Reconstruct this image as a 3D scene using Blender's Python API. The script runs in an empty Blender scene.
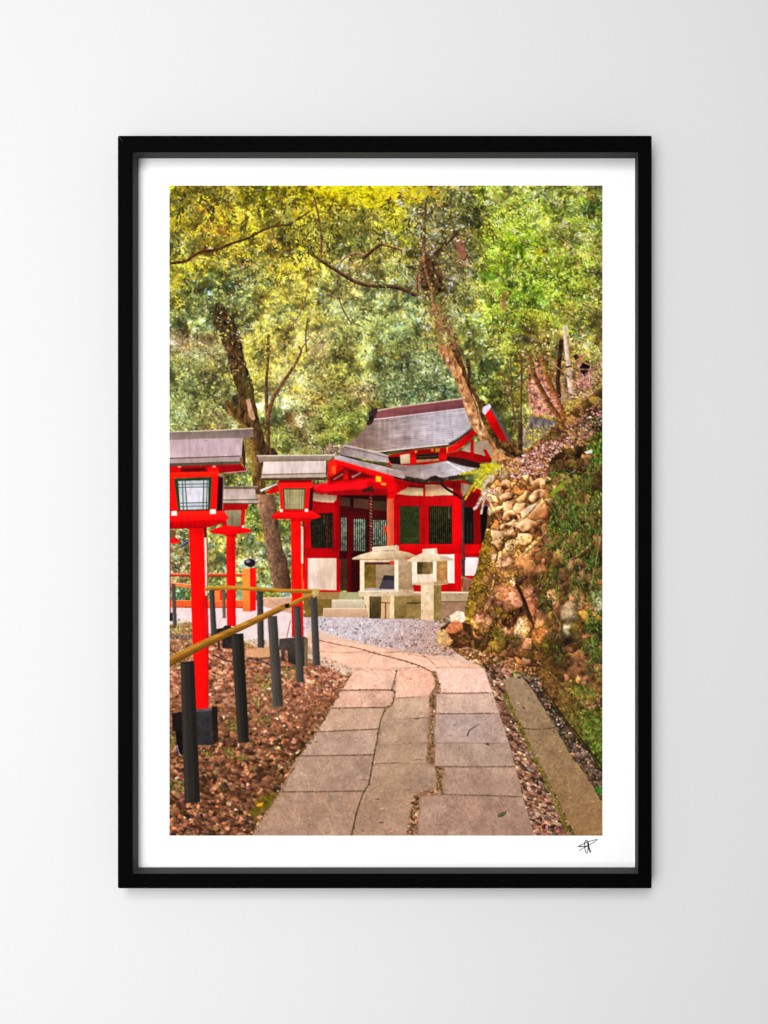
import bpy, bmesh
import numpy as np, math, random

# ------------------------------------------------------------------ print picture
# The framed print is a flat photograph.  Its ink is laid down here in code as an
# array of colours (two samples per millimetre) plus the id of what it depicts.
S = 2
PX0, PY0, PX1, PY1 = 169.4, 185.6, 602.4, 835.6
W, H = 866, 1300
F = np.float32
img = np.zeros((H, W, 3), F)
ids = np.zeros((H, W), np.int16)
rs = np.random.RandomState(7)
random.seed(7)

TILES = {
 'T1': (168,184,.19271), 'T2': (312,184,.19271), 'T3': (456,184,.19271),
 'T4': (168,345,.19271), 'T5': (312,345,.19271), 'T6': (456,345,.19271),
 'T7': (168,506,.19271), 'T8': (312,506,.19271), 'T9': (456,506,.19271),
 'T10': (168,668,.19271), 'T11': (312,668,.19271), 'T12': (456,668,.19271),
 'L1': (168,424,.10417), 'L2': (218,440,.15625), 'R1': (320,395,.1302), 'R2': (410,395,.1302),
 'S1': (300,480,.1302), 'S2': (390,475,.1302), 'S3': (340,535,.15625), 'S4': (300,560,.1302),
 'F1': (168,520,.1172), 'F2': (240,540,.1368), 'F3': (168,610,.1368),
 'W1': (420,560,.1302), 'W2': (460,440,.11725), 'W3': (510,560,.13663), 'W4': (510,420,.13663),
 'W5': (500,330,.13542)}

def ph(pts, t=None):
    a = np.asarray(pts, F).reshape(-1, 2)
    if t:
        x0, y0, s = TILES[t]
        a = a * s + np.array([x0, y0], F)
    return a
def cv(a):
    return (a - np.array([PX0, PY0], F)) * S

_nc = {}
def noise(cell, seed=0, ax=1.0, ay=1.0):
    """smooth value noise over the print, about unit variance; cell in canvas samples"""
    k = (cell, seed, ax, ay)
    if k in _nc: return _nc[k]
    r = np.random.RandomState(1000 + seed * 17 + int(cell * 10))
    cx, cy = cell * ax, cell * ay
    gw, gh = int(W / cx) + 3, int(H / cy) + 3
    g = r.randn(gh, gw).astype(F)
    def idx(n, c):
        p = np.arange(n, dtype=F) / c
        i = p.astype(int); f = p - i
        return i, (f * f * (3 - 2 * f)).astype(F)
    ix, fx = idx(W, cx); iy, fy = idx(H, cy)
    a = g[:, ix] * (1 - fx) + g[:, ix + 1] * fx
    o = a[iy] * (1 - fy)[:, None] + a[iy + 1] * fy[:, None]
    o /= max(o.std(), 1e-6)
    _nc[k] = o
    return o
def fbm(cell, seed=0, oct=4, ax=1.0, ay=1.0, gain=.6):
    o = np.zeros((H, W), F); a = 1.0; t = 0
    for i in range(oct):
        c = cell / 2 ** i
        if c < 1: break
        o += a * noise(c, seed + i, ax, ay); t += a * a; a *= gain
    return o / math.sqrt(t)

def cover(P, ss=2):
    """coverage mask of a polygon in canvas coordinates"""
    x0 = max(int(math.floor(P[:, 0].min())) - 1, 0); x1 = min(int(math.ceil(P[:, 0].max())) + 2, W)
    y0 = max(int(math.floor(P[:, 1].min())) - 1, 0); y1 = min(int(math.ceil(P[:, 1].max())) + 2, H)
    if x1 <= x0 or y1 <= y0: return None
    xs = (np.arange((x1 - x0) * ss, dtype=F) + .5) / ss + x0
    ys = (np.arange((y1 - y0) * ss, dtype=F) + .5) / ss + y0
    ins = np.zeros((len(ys), len(xs)), bool)
    n = len(P)
    for i in range(n):
        ax, ay = P[i]; bx, by = P[(i + 1) % n]
        if ay == by: continue
        lo, hi = (ay, by) if ay < by else (by, ay)
        rows = np.nonzero((ys >= lo) & (ys < hi))[0]
        if not len(rows): continue
        xc = ax + (ys[rows] - ay) * (bx - ax) / (by - ay)
        ins[rows] ^= xs[None, :] < xc[:, None]
    m = ins.reshape(y1 - y0, ss, x1 - x0, ss).mean((1, 3)).astype(F)
    return (slice(y0, y1), slice(x0, x1)), m

def blur(a, s):
    if s <= 0: return a
    r = max(1, int(s * 2.6)); k = np.exp(-.5 * (np.arange(-r, r + 1) / s) ** 2).astype(F); k /= k.sum()
    for ax in (0, 1):
        pad = [(0, 0)] * a.ndim; pad[ax] = (r, r)
        b = np.pad(a, pad, mode='edge'); o = np.zeros_like(a)
        for i, w in enumerate(k):
            sl = [slice(None)] * a.ndim; sl[ax] = slice(i, i + a.shape[ax]); o += w * b[tuple(sl)]
        a = o
    return a

CUR = [0]
def put(sl, m, c, idv=None, alpha=1.0):
    mm = (m * alpha)[..., None]
    img[sl] = img[sl] * (1 - mm) + np.asarray(c, F) * mm
    if idv is None: idv = CUR[0]
    if idv >= 0: ids[sl][m * alpha > .45] = idv

def shade(sl, c, tex):
    """colour with noise: tex = (amount, cell, ax, ay)"""
    h = sl[0].stop - sl[0].start; w = sl[1].stop - sl[1].start
    c = np.broadcast_to(np.asarray(c, F), (h, w, 3)).copy()
    if tex:
        amt, cell = tex[0], tex[1]
        ax, ay = (tex[2], tex[3]) if len(tex) > 3 else (1, 1)
        n = fbm_c(cell, ax, ay)[sl]
        c *= (1 + amt * n)[..., None]
    return c
_fc = {}
def fbm_c(cell, ax=1, ay=1):
    k = (cell, ax, ay)
    if k not in _fc: _fc[k] = fbm(cell, 3, 4, ax, ay, .75)
    return _fc[k]

def poly(pts, c, t=None, tex=(.05, 6), grad=None, alpha=1.0, soft=0, idv=None, wob=0):
    """filled outline; grad = (photo/tile point, colour2, point2): colour runs c -> colour2"""
    a = ph(pts, t)
    P = cv(a)
    if wob:
        P = wobble(P, wob)
    elif tex:
        tex = (tex[0] * .45, tex[1] * 1.6) + tuple(tex[2:])
    r = cover(P)
    if r is None: return
    sl, m = r
    if soft: m = blur(m, soft)
    col = np.asarray(c, F)
    if grad:
        p0, c2, p1 = grad
        q0, q1 = cv(ph([p0], t))[0], cv(ph([p1], t))[0]
        d = q1 - q0; L = float((d * d).sum())
        xx = np.arange(sl[1].start, sl[1].stop, dtype=F)[None, :]; yy = np.arange(sl[0].start, sl[0].stop, dtype=F)[:, None]
        f = np.clip(((xx - q0[0]) * d[0] + (yy - q0[1]) * d[1]) / L, 0, 1)[..., None]
        col = col * (1 - f) + np.asarray(c2, F) * f
    put(sl, m, np.clip(shade(sl, col, tex), 0, 255), idv, alpha)

def wobble(P, amp):
    out = []
    n = len(P)
    for i in range(n):
        a, b = P[i], P[(i + 1) % n]
        L = float(np.hypot(*(b - a))); k = max(1, int(L / 7))
        for j in range(k):
            p = a + (b - a) * (j / k)
            out.append(p + rs.randn(2) * amp * (1 if j else .5))
    return np.array(out, F)

def line(pts, w0, w1, c, t=None, tex=(.08, 5), alpha=1.0, c2=None, idv=None, smooth=True):
    """tapered stroke (width in photo px); c2 colours its lower/right side"""
    a = ph(pts, t)
    if smooth and len(a) > 2: a = spline(a)
    P = cv(a); n = len(P)
    ws = np.linspace(w0, w1, n) * S / 2
    x0 = max(int(P[:, 0].min() - max(ws) - 2), 0); x1 = min(int(P[:, 0].max() + max(ws) + 3), W)
    y0 = max(int(P[:, 1].min() - max(ws) - 2), 0); y1 = min(int(P[:, 1].max() + max(ws) + 3), H)
    if x1 <= x0 or y1 <= y0: return
    xx = np.arange(x0, x1, dtype=F)[None, :] + .5; yy = np.arange(y0, y1, dtype=F)[:, None] + .5
    best = np.full((y1 - y0, x1 - x0), -1e9, F); side = np.zeros_like(best)
    for i in range(n - 1):
        a0, b0 = P[i], P[i + 1]; d = b0 - a0; L = max(float((d * d).sum()), 1e-6)
        f = np.clip(((xx - a0[0]) * d[0] + (yy - a0[1]) * d[1]) / L, 0, 1)
        dx = xx - a0[0] - f * d[0]; dy = yy - a0[1] - f * d[1]
        r = ws[i] * (1 - f) + ws[i + 1] * f
        v = r - np.sqrt(dx * dx + dy * dy)
        s = (d[0] * dy - d[1] * dx) / math.sqrt(L) / np.maximum(r, .5)
        k = v > best
        best[k] = v[k]; side[k] = (s if d[0] > 0 else -s)[k] if abs(d[0]) >= abs(d[1]) else (-s if d[1] > 0 else s)[k]
    m = np.clip(best + .5, 0, 1)
    sl = (slice(y0, y1), slice(x0, x1))
    col = np.asarray(c, F)
    if c2 is not None:
        f = np.clip(side * .6 + .5, 0, 1)[..., None]
        col = col * (1 - f) + np.asarray(c2, F) * f
    put(sl, m, np.clip(shade(sl, col, tex), 0, 255), idv, alpha)

def spline(a):
    out = []
    n = len(a)
    for i in range(n - 1):
        p0, p1, p2, p3 = a[max(i - 1, 0)], a[i], a[i + 1], a[min(i + 2, n - 1)]
        for j in range(4):
            u = j / 4
            out.append(.5 * (2 * p1 + (p2 - p0) * u + (2 * p0 - 5 * p1 + 4 * p2 - p3) * u * u + (3 * p1 - p0 - 3 * p2 + p3) * u ** 3))
    out.append(a[-1])
    return np.array(out, F)

# ---- leaves: a library of little leaf stamps
_st = {}
def stamp(L, asp, ang):
    k = (L, asp, ang)
    if k in _st: return _st[k]
    l = L / 2; r = int(l) + 2
    g = (np.arange(-r, r + 1, .25, dtype=F) + .125 - .5 + .5)
    g = np.arange((2 * r + 1) * 4, dtype=F) / 4 - r - .375
    xx, yy = np.meshgrid(g, g)
    th = ang * math.pi / 12
    u = (xx * math.cos(th) + yy * math.sin(th)) / l; v = -xx * math.sin(th) + yy * math.cos(th)
    w = l * asp
    b = (np.abs(v) < w * np.clip(1 - u * u, 0, 1) ** .8).astype(F)
    m = b.reshape(2 * r + 1, 4, 2 * r + 1, 4).mean((1, 3))
    _st[k] = (m[..., None].astype(F), r)
    return _st[k]
def splat(xs, ys, L, asp, ang, cols, alpha=1.0, idv=-1):
    """leaves in canvas coordinates; ang in 0..11 (15 degree steps)"""
    for i in range(len(xs)):
        m, r = stamp(float(round(L[i] * 2) / 2), float(asp[i]), int(ang[i]) % 12)
        x, y = int(xs[i]), int(ys[i])
        if x < r or y < r or x >= W - r - 1 or y >= H - r - 1:
            xa, xb, ya, yb = max(x - r, 0), min(x + r + 1, W), max(y - r, 0), min(y + r + 1, H)
            if xa >= xb or ya >= yb: continue
            mm = m[ya - y + r:yb - y + r, xa - x + r:xb - x + r]
            q = img[ya:yb, xa:xb]
        else:
            mm = m; ya, yb, xa, xb = y - r, y + r + 1, x - r, x + r + 1
            q = img[ya:yb, xa:xb]
        q += (cols[i] - q) * (mm * alpha)
        if idv >= 0: ids[ya:yb, xa:xb][mm[..., 0] > .5] = idv

def sprays(weight, n, L, k, size, pal, dirs=(0, 360), droop=.15, spread=35, asp=(.3, .45), jit=.16, lum=None, lamp=.3, twig=None, idv=-1, alpha=.95, hue=8):
    """leafy twigs: k leaves set along each of n short curved shoots"""
    ox, oy = sample(weight, n)
    p = np.array([q[1] for q in pal], float); p /= p.sum()
    pc = np.array([q[0] for q in pal], F)
    X, Y, Ls, A, G, C = [], [], [], [], [], []
    for i in range(n):
        a = math.radians(rs.uniform(*dirs)); l = rs.uniform(*L) * S
        cc = pc[rs.choice(len(pal), p=p)] * math.exp(rs.randn() * jit)
        if lum is not None: cc = cc * math.exp(lamp * float(lum[oy[i], ox[i]]))
        cc = np.clip(cc, 0, 255)
        if LIFT[0] != 1: cc = 255 * (cc / 255) ** (np.array([.90, .95, 1.04]) * LIFT[0])
        for j in range(k):
            t = (j + rs.rand()) / k
            x = ox[i] + l * t * math.cos(a); y = oy[i] + l * t * math.sin(a) + droop * l * t * t
            sg = 1 if j % 2 else -1
            th = math.degrees(a) + sg * rs.uniform(.4, 1) * spread
            s = rs.uniform(*size) * S * (1 - .35 * t)
            X.append(int(x + sg * s * .25 * -math.sin(a) + rs.randn())); Y.append(int(y + sg * s * .25 * math.cos(a) + rs.randn()))
            Ls.append(s); A.append(round(rs.uniform(*asp) * 20) / 20); G.append(int(round(th / 15)))
            C.append(np.clip(cc * math.exp(rs.randn() * .13) + rs.randn() * hue * np.array([1, .2, -.6]), 0, 255))
    splat(X, Y, Ls, A, G, np.array(C, F), alpha, idv)

def zone(pts, t=None, soft=6):
    P = cv(ph(pts, t)); z = np.zeros((H, W), F)
    r = cover(P, 1)
    if r: z[r[0]] = r[1]
    return blur(z, soft) if soft else z

def sample(weight, n):
    w = np.clip(weight, 0, None).astype(np.float64).ravel()
    c = np.cumsum(w); c /= c[-1]
    k = np.searchsorted(c, rs.rand(n))
    return (k % W).astype(np.int32), (k // W).astype(np.int32)

LIFT = [1.0]
def leaves(weight, n, size, pal=None, field=None, gain=1.0, jit=.18, asp=(.28, .45), lum=None, lamp=.35,
           ang=None, alpha=1.0, hue=10, idv=-1):
    """scatter n leaves by weight map. colours: palette [(rgb, weight)] or the colour field * gain"""
    xs, ys = sample(weight, n)
    if pal is not None:
        p = np.array([q[1] for q in pal], float); p /= p.sum()
        C = np.array([q[0] for q in pal], F)[rs.choice(len(pal), n, p=p)]
    else:
        C = field[ys, xs] * gain
    b = np.exp(rs.randn(n) * jit).astype(F)
    if lum is not None: b = b * np.exp(lamp * lum[ys, xs])
    C = np.clip(C * b[:, None], 0, 255)
    if LIFT[0] != 1: C = 255 * (C / 255) ** (np.array([.90, .95, 1.04], F) * LIFT[0])
    C = C + rs.randn(n, 1).astype(F) * hue * np.array([1, .1, -.9], F) + rs.randn(n, 1).astype(F) * hue * np.array([-.4, .5, -.2], F)
    C = np.clip(C, 0, 255)
    L = (size[0] + (size[1] - size[0]) * rs.rand(n) ** 1.6) * S
    A = np.round(rs.uniform(asp[0], asp[1], n) * 20) / 20
    if ang is None: G = rs.randint(0, 12, n)
    else: G = np.round(ang[0] + rs.randn(n) * ang[1]).astype(int)
    splat(xs, ys, L, A, G, C.astype(F), alpha, idv)

_nc['rk'] = fbm(11, 7, 2)
def rock(cx, cy, rx, ry, ang=0, c=(200, 155, 120), hi=(240, 210, 175), sh=(80, 52, 30), rough=.35, idv=None, lx=-.55, ly=-.8):
    """a lit irregular stone (photo px)"""
    X, Y = (cx - PX0) * S, (cy - PY0) * S; rx *= S; ry *= S
    R = int(max(rx, ry) * 1.4) + 2
    x0, x1, y0, y1 = max(int(X) - R, 0), min(int(X) + R, W), max(int(Y) - R, 0), min(int(Y) + R, H)
    if x1 <= x0 or y1 <= y0: return
    xx, yy = np.meshgrid(np.arange(x0, x1, dtype=F) - X, np.arange(y0, y1, dtype=F) - Y)
    th = math.radians(ang)
    u = (xx * math.cos(th) + yy * math.sin(th)) / rx; v = (-xx * math.sin(th) + yy * math.cos(th)) / ry
    sl = (slice(y0, y1), slice(x0, x1))
    n = noise(max(6, round(min(rx, ry) * .9)), 5)[sl]
    n2 = fbm(10, 7, 2)[sl] if 'rk' not in _nc else _nc['rk'][sl]
    r = (np.abs(u) ** 2.6 + np.abs(v) ** 2.6) ** (1 / 2.6) * (1 + .13 * n)
    m = np.clip((1 - r) * min(rx, ry) * .8 + .5, 0, 1)
    h = np.sqrt(np.clip(1 - np.clip(r, 0, 1) ** 2, 0.02, 1))
    nx = (u * math.cos(th) - v * math.sin(th)) / (h + .35); ny = (u * math.sin(th) + v * math.cos(th)) / (h + .35)
    l = nx * lx + ny * ly + .25 + rough * .45 * n2 + .12 * n
    l = np.clip(l, -1.1, 1.1)[..., None]
    c, hi, sh = (np.asarray(k, F) for k in (c, hi, sh))
    col = np.where(l > 0, c + (hi - c) * np.clip(l, 0, 1) ** .9, c + (sh - c) * np.clip(-l, 0, 1) ** .7)
    # dark seat under the stone
    m2 = np.clip((1.18 - r) * 3, 0, 1) * (1 - m)
    put(sl, m2 * .6, sh, -1)
    put(sl, m, np.clip(col, 0, 255), idv)

def rubble(cx0, cy0, cx1, cy1, size, cols, mask, seed, depth=.5, ang=0.0, squash=1.0, lx=-.6, ly=-.75, depth2=.78):
    """a face of fitted irregular stones inside mask (photo px box)"""
    r = np.random.RandomState(seed)
    x0, x1 = max(int((cx0 - PX0) * S), 0), min(int((cx1 - PX0) * S), W); y0, y1 = max(int((cy0 - PY0) * S), 0), min(int((cy1 - PY0) * S), H)
    sl = (slice(y0, y1), slice(x0, x1)); w, h = x1 - x0, y1 - y0
    sz = size * S; n = int(w * h / sz ** 2 * 1.25) + 4
    px, py = r.rand(n) * w, r.rand(n) * h
    xx, yy = np.meshgrid(np.arange(w, dtype=F), np.arange(h, dtype=F))
    xx = xx + noise(9, seed)[sl] * sz * .13 + noise(22, seed + 1)[sl] * sz * .15; yy = yy + noise(9, seed + 2)[sl] * sz * .13 + noise(22, seed + 3)[sl] * sz * .15
    f1 = np.full((h, w), 1e9, F); f2 = f1.copy(); k1 = np.zeros((h, w), int)
    ca, sa = math.cos(ang), math.sin(ang); wt = r.uniform(.7, 1.35, n)
    for i in range(n):
        dx, dy = xx - px[i], yy - py[i]
        u = dx * ca + dy * sa; v = (-dx * sa + dy * ca) * squash
        d = np.sqrt(u * u + v * v) * wt[i]
        c = d < f1
        f2 = np.where(c, f1, np.minimum(f2, d)); f1 = np.where(c, d, f1); k1[c] = i
    e = (f2 - f1) / sz
    dx, dy = (xx - px[k1]) / sz, (yy - py[k1]) / sz
    tx, ty = r.randn(n) * .35, r.randn(n) * .35
    l = (dx * lx + dy * ly) * 1.0 + (tx + ty)[k1] * .35 + fbm(12, seed + 5, 3)[sl] * .16
    p = np.array([q[1] for q in cols], float); C = np.array([q[0] for q in cols], F)[r.choice(len(cols), n, p=p / p.sum())]
    C = C * np.exp(r.randn(n, 1) * .10)
    col = C[k1] * np.exp(depth * 1.1 * np.clip(l, -1.2, 1.0))[..., None]
    cre = np.clip(1 - e * 5.5, 0, 1)[..., None]
    col = col * (1 - depth2 * cre) + np.array([44, 26, 14], F) * depth2 * cre
    col = col * np.exp(.07 * noise(3, seed + 8)[sl])[..., None]
    put(sl, mask[sl], np.clip(col, 0, 255))

def field_from(pts):
    P = np.array([(p[0], p[1]) for p in pts], F); C = np.array([p[2:5] for p in pts], F)
    st = 8
    gx = np.arange(0, W + st, st) / S + PX0; gy = np.arange(0, H + st, st) / S + PY0
    X, Y = np.meshgrid(gx, gy)
    num = np.zeros(X.shape + (3,), F); den = np.zeros(X.shape, F)
    for (x, y), c in zip(P, C):
        w = 1 / (((X - x) ** 2 + (Y - y) ** 2) / 100 + .6) ** 2
        num += w[..., None] * c; den += w
    g = num / den[..., None]
    ix = np.arange(W) / st; iy = np.arange(H) / st
    i = ix.astype(int); f = (ix - i).astype(F)[None, :, None]
    a = g[:, i] * (1 - f) + g[:, i + 1] * f
    j = iy.astype(int); f = (iy - j).astype(F)[:, None, None]
    return a[j] * (1 - f) + a[j + 1] * f
# ---- ids of what the print shows
WOOD, TREE_L, TREE_R, STUMP, SHRINE, SLAN_A, SLAN_B, LAN_A, LAN_B, LAN_C, LAN_D, RAILING, HANDRAIL, BANK, PATH, GRAVEL, LITTER, KERB, ROCKS, STEPS, FERN, BLOCK, LITTER2, GUTTER, PLINTH = range(25)

FIELD = [tuple(map(float, r.split())) for r in """175 190 150 140 40;200 190 80 75 28;230 190 140 125 45;260 190 130 130 30;300 190 170 165 25;330 190 205 195 20;360 190 215 195 20;390 190 228 190 20;420 190 225 195 30;440 190 150 140 60;460 190 110 115 75;480 190 90 112 40;500 190 130 140 70;530 190 115 125 70;560 190 125 135 60;590 190 115 120 70
180 215 160 150 50;210 215 160 130 50;240 215 165 150 50;270 215 115 112 42;300 215 150 140 40;330 215 140 130 45;360 215 130 120 50;400 215 150 145 50;425 215 120 105 70;450 215 125 120 95;475 215 65 72 38;500 215 150 170 70;530 215 145 165 75;560 215 115 130 60;590 215 110 130 60
180 245 110 115 65;210 245 165 140 60;240 245 160 142 55;270 245 140 125 60;290 245 95 90 45;320 245 140 130 60;350 245 100 100 52;380 245 140 130 60;410 245 130 130 40;430 245 115 105 85;460 245 110 95 75;490 245 120 145 38;520 245 120 155 25;550 245 125 138 58;590 245 122 128 70
180 270 155 150 45;210 270 150 150 55;240 270 95 100 68;270 270 165 150 60;300 270 160 150 60;330 270 150 145 70;360 270 140 120 80;400 270 130 130 75;430 270 105 88 68;460 270 130 120 70;490 270 108 142 40;520 270 115 132 58;550 270 100 122 45;590 270 105 115 60
180 295 125 125 50;210 295 90 102 65;240 295 92 103 68;270 295 155 145 68;300 295 165 150 70;330 295 130 120 70;360 295 140 135 85;390 295 125 130 90;415 295 90 100 75;440 295 110 95 70;470 295 140 140 80;500 295 95 122 48;530 295 92 128 36;570 295 92 115 42;595 295 100 105 58
180 320 95 105 70;210 320 80 90 60;230 320 62 65 45;260 320 155 145 72;290 320 130 125 80;320 320 130 120 70;350 320 135 135 85;380 320 125 130 80;410 320 115 125 85;440 320 150 135 80;470 320 120 125 65;500 320 98 120 48;530 320 118 125 42;570 320 122 115 66;595 320 110 105 66
180 345 165 130 92;210 345 130 112 80;250 345 155 140 70;280 345 172 150 68;310 345 150 135 90;340 345 120 115 65;370 345 115 120 70;400 345 120 125 75;430 345 130 125 75;470 345 118 122 68;500 345 105 115 62;530 345 130 110 70;560 345 140 130 90;590 345 130 115 80
180 370 130 135 85;210 370 120 110 75;260 370 165 155 80;290 370 172 155 100;320 370 140 130 80;350 370 115 115 60;380 370 115 120 70;410 370 110 115 85;440 370 112 120 90;480 370 110 125 80;510 370 110 120 60;545 370 150 115 75;590 370 130 105 80
180 395 120 128 80;200 395 112 122 75;270 395 160 152 100;300 395 150 135 90;330 395 130 115 65;360 395 130 110 70;390 395 90 100 65;420 395 82 95 70;445 395 85 100 70;480 395 120 132 65;510 395 115 120 60;590 395 140 110 90
180 420 110 118 75;215 420 150 130 90;270 420 112 118 70;300 420 145 112 88;330 420 138 132 58;360 420 110 108 52;385 420 92 92 52;510 420 120 125 65;550 420 150 120 70;590 420 130 95 80
180 440 110 115 70;235 440 130 120 80;280 440 130 132 72;305 440 120 110 75;330 440 108 115 52;350 440 90 95 48;300 455 130 138 70;320 455 125 100 80
240 480 100 110 60;260 500 120 140 70;285 520 110 125 65;200 535 130 140 85;220 545 140 145 90;240 535 130 140 85;258 520 120 135 70;250 560 150 155 110;180 550 165 165 115;180 575 120 110 80;205 570 130 125 85;215 585 110 125 75;240 590 120 130 80;250 580 130 145 90;185 595 90 120 80;270 580 120 130 80;280 550 140 150 100;600 470 90 120 40;600 560 100 110 40""".replace("\n", ";").split(";")]
FIELD = [(f[0], f[1]) + f[2:] for f in FIELD]
fld = field_from(FIELD) * np.array([1.05, 1.03, .93], F)
CUR[0] = WOOD
n12, n5, n30 = fbm(26, 11, 3), fbm(9, 21, 3), fbm(70, 31, 3)
base = fld * np.exp(.20 * n12 + .18 * n5)[..., None] * .92
img[:] = np.clip(base + noise(14, 41)[..., None] * np.array([9, 3, -3], F), 0, 255)

top = zone([(160,180),(610,180),(610,470),(520,470),(470,420),(350,410),(330,470),(160,470)], soft=8)
low = zone([(160,440),(335,440),(335,612),(160,612)], soft=4)
allw = np.clip(top + low, 0, 1)
dens = np.exp(.55 * n12)
# deep shade, then leaves dim to bright, soft ones (far) first
LIFT[0] = .84
hu = fbm(20, 55, 3)
mul = np.exp(.24 * n5 + .22 * n12)[..., None] * np.stack([np.exp(.13 * hu), np.exp(.03 * hu), np.exp(-.22 * hu)], -1)
fl2 = np.clip(fld * mul, 0, 255)
leaves(allw, 5000, (2.6, 6.4), field=fld, gain=.50, jit=.25, lum=n12, lamp=.25, asp=(.35,.6))
leaves(allw, 6000, (2.4, 6.0), field=fl2, gain=.92, jit=.18, alpha=.85, asp=(.35,.6))
img[:] = blur(img, .6)
leaves(allw * dens, 7500, (2.0, 5.2), field=fl2, gain=1.12, jit=.22, alpha=.92, asp=(.35,.6))
leaves(allw / dens, 2600, (1.8, 4.6), field=fld, gain=.34, jit=.25, alpha=.85, asp=(.3,.55))
leaves(allw * dens, 2600, (1.8, 4.4), field=fl2, gain=1.5, jit=.2, alpha=.9, asp=(.3,.55))
# hillside earth showing between the shrubs
for p in ([(225,330),(262,325),(280,345),(300,335),(330,325),(335,345),(290,356),(240,352)], [(283,425),(300,408),(318,412),(322,440),(318,462),(296,470),(285,450)], [(350,385),(372,378),(385,392),(380,402),(355,404)], [(170,330),(205,336),(220,352),(205,362),(180,352),(169,350)], [(310,350),(325,330),(335,340),(330,352),(318,365)]):
    z = zone(p, soft=5)
    leaves(z, 420, (1.4, 3.4), pal=[((185,145,125),3),((150,110,90),3),((110,80,60),2),((210,175,150),1)], ang=(1,2), alpha=.75)

# leafy clumps: each lit from above, dark underneath
def clump(cx, cy, rx, ry, n, c, ang=None):
    th = rs.rand(n) * 6.283; rr = np.sqrt(rs.rand(n))
    xs = cx + rx * rr * np.cos(th); ys = cy + ry * rr * np.sin(th)
    l = -(ys - cy) / ry * .75 - (xs - cx) / rx * .2 + rs.randn(n) * .38
    o = np.argsort(l); xs, ys, l = xs[o], ys[o], l[o]
    m = np.interp(l, [-1.1, -.4, .2, .8, 1.3], [.36, .62, 1.0, 1.32, 1.62])[:, None]
    C = np.clip(c * m + np.clip(l, 0, 1)[:, None] * np.array([16, 14, 2], F), 0, 255)
    C = 255 * (C / 255) ** (np.array([.92, .94, 1.04], F) * .9)
    C = C + rs.randn(n, 1) * 9 * np.array([1, .2, -.8])
    splat(((xs - PX0) * S).astype(int), ((ys - PY0) * S).astype(int), rs.uniform(1.7, 4.2, n) * S, np.round(rs.uniform(.3, .5, n) * 20) / 20, rs.randint(0, 12, n), np.clip(C, 0, 255).astype(F), .92, -1)
kx, ky = sample(np.clip(top + .0 * low, 0, 1), 330)
o = np.argsort(ky + rs.randn(330) * 30)
for i in o:
    x, y = kx[i] / S + PX0, ky[i] / S + PY0
    rx = rs.uniform(6, 15); ry = rx * rs.uniform(.45, .75)
    clump(x, y, rx, ry, int(rx * ry * .95), fld[ky[i], kx[i]] * math.exp(rs.randn() * .16) * np.exp(rs.randn() * .05 * np.array([1, .2, -1.6])))
# light through the leaves: pale sky chips and warm bokeh
chip = zone([(169,186),(602,186),(602,400),(440,390),(340,330),(169,335)], soft=6) * np.exp(.9 * n5)
leaves(chip, 800, (1.2, 3.2), pal=[((205,195,205),4),((225,215,205),3),((190,180,175),3),((230,200,170),2)], asp=(.4,.7), alpha=.75)
leaves(zone([(400,200),(470,190),(480,330),(410,330)], soft=8) * np.exp(.8*n5), 450, (1.2, 3.4), pal=[((195,185,195),4),((220,210,200),3),((160,150,165),3),((120,110,120),3),((60,55,45),4)], asp=(.35,.6), alpha=.9)
leaves(zone([(340,270),(420,270),(440,350),(330,350)], soft=8) * np.exp(.8*n5), 700, (1.0, 2.8), pal=[((200,205,160),3),((180,185,150),3),((215,215,190),2),((120,140,110),3),((75,90,70),3)], alpha=.85)
# yellow maple sprays, upper left
YEL = [((238,212,40),5),((222,192,35),4),((205,180,40),3),((245,225,70),2),((225,165,55),2),((160,150,35),2)]
yz = zone([(169,225),(215,205),(300,200),(320,245),(300,300),(230,262),(169,300)], soft=12) * np.exp(.9 * n12)
sprays(yz, 120, (8, 16), 9, (2.2, 4.4), YEL, (20, 160), jit=.14, lum=n30, lamp=.15)
yz2 = zone([(235,300),(300,285),(322,330),(300,390),(262,392),(225,345)], soft=12) * np.exp(.9 * n12)
sprays(yz2, 56, (6, 13), 8, (2.0, 3.8), [((225,205,60),4),((205,190,70),4),((235,220,90),3),((170,165,70),4),((205,195,150),2),((150,140,80),2)], (10, 170), jit=.15)
leaves(zone([(169,190),(330,190),(330,300),(250,330),(169,310)], soft=14) * np.exp(.6 * n12), 600, (1.8, 4), pal=[((120,116,45),4),((95,95,40),4),((160,150,70),3),((215,150,70),2),((190,160,130),2)])
yt = zone([(285,183),(437,183),(443,198),(400,203),(360,206),(330,198),(300,201)], soft=6) * np.exp(.6 * n12)
sprays(yt, 105, (8, 16), 9, (2.2, 4.6), [((240,215,25),5),((248,196,36),4),((215,205,25),3),((180,182,25),3),((250,180,66),2)], (-20, 60), jit=.12)
yt2 = zone([(360,205),(400,208),(415,225),(405,240),(385,232),(365,220)], soft=8)
sprays(yt2, 34, (7, 13), 8, (2.0, 4.0), [((190,185,30),4),((210,195,35),3),((140,150,30),3)], (0, 90), jit=.14)
# small dim and green sprays
gz = zone([(172,275),(255,262),(300,290),(270,330),(225,318),(185,345)], soft=12) * np.exp(.7 * n12)
sprays(gz, 80, (6, 13), 8, (2.0, 4.2), [((76,92,55),5),((100,122,72),4),((135,156,92),3),((170,184,118),2),((178,188,160),2),((50,56,36),4)], (-30, 210), jit=.15)
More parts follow.
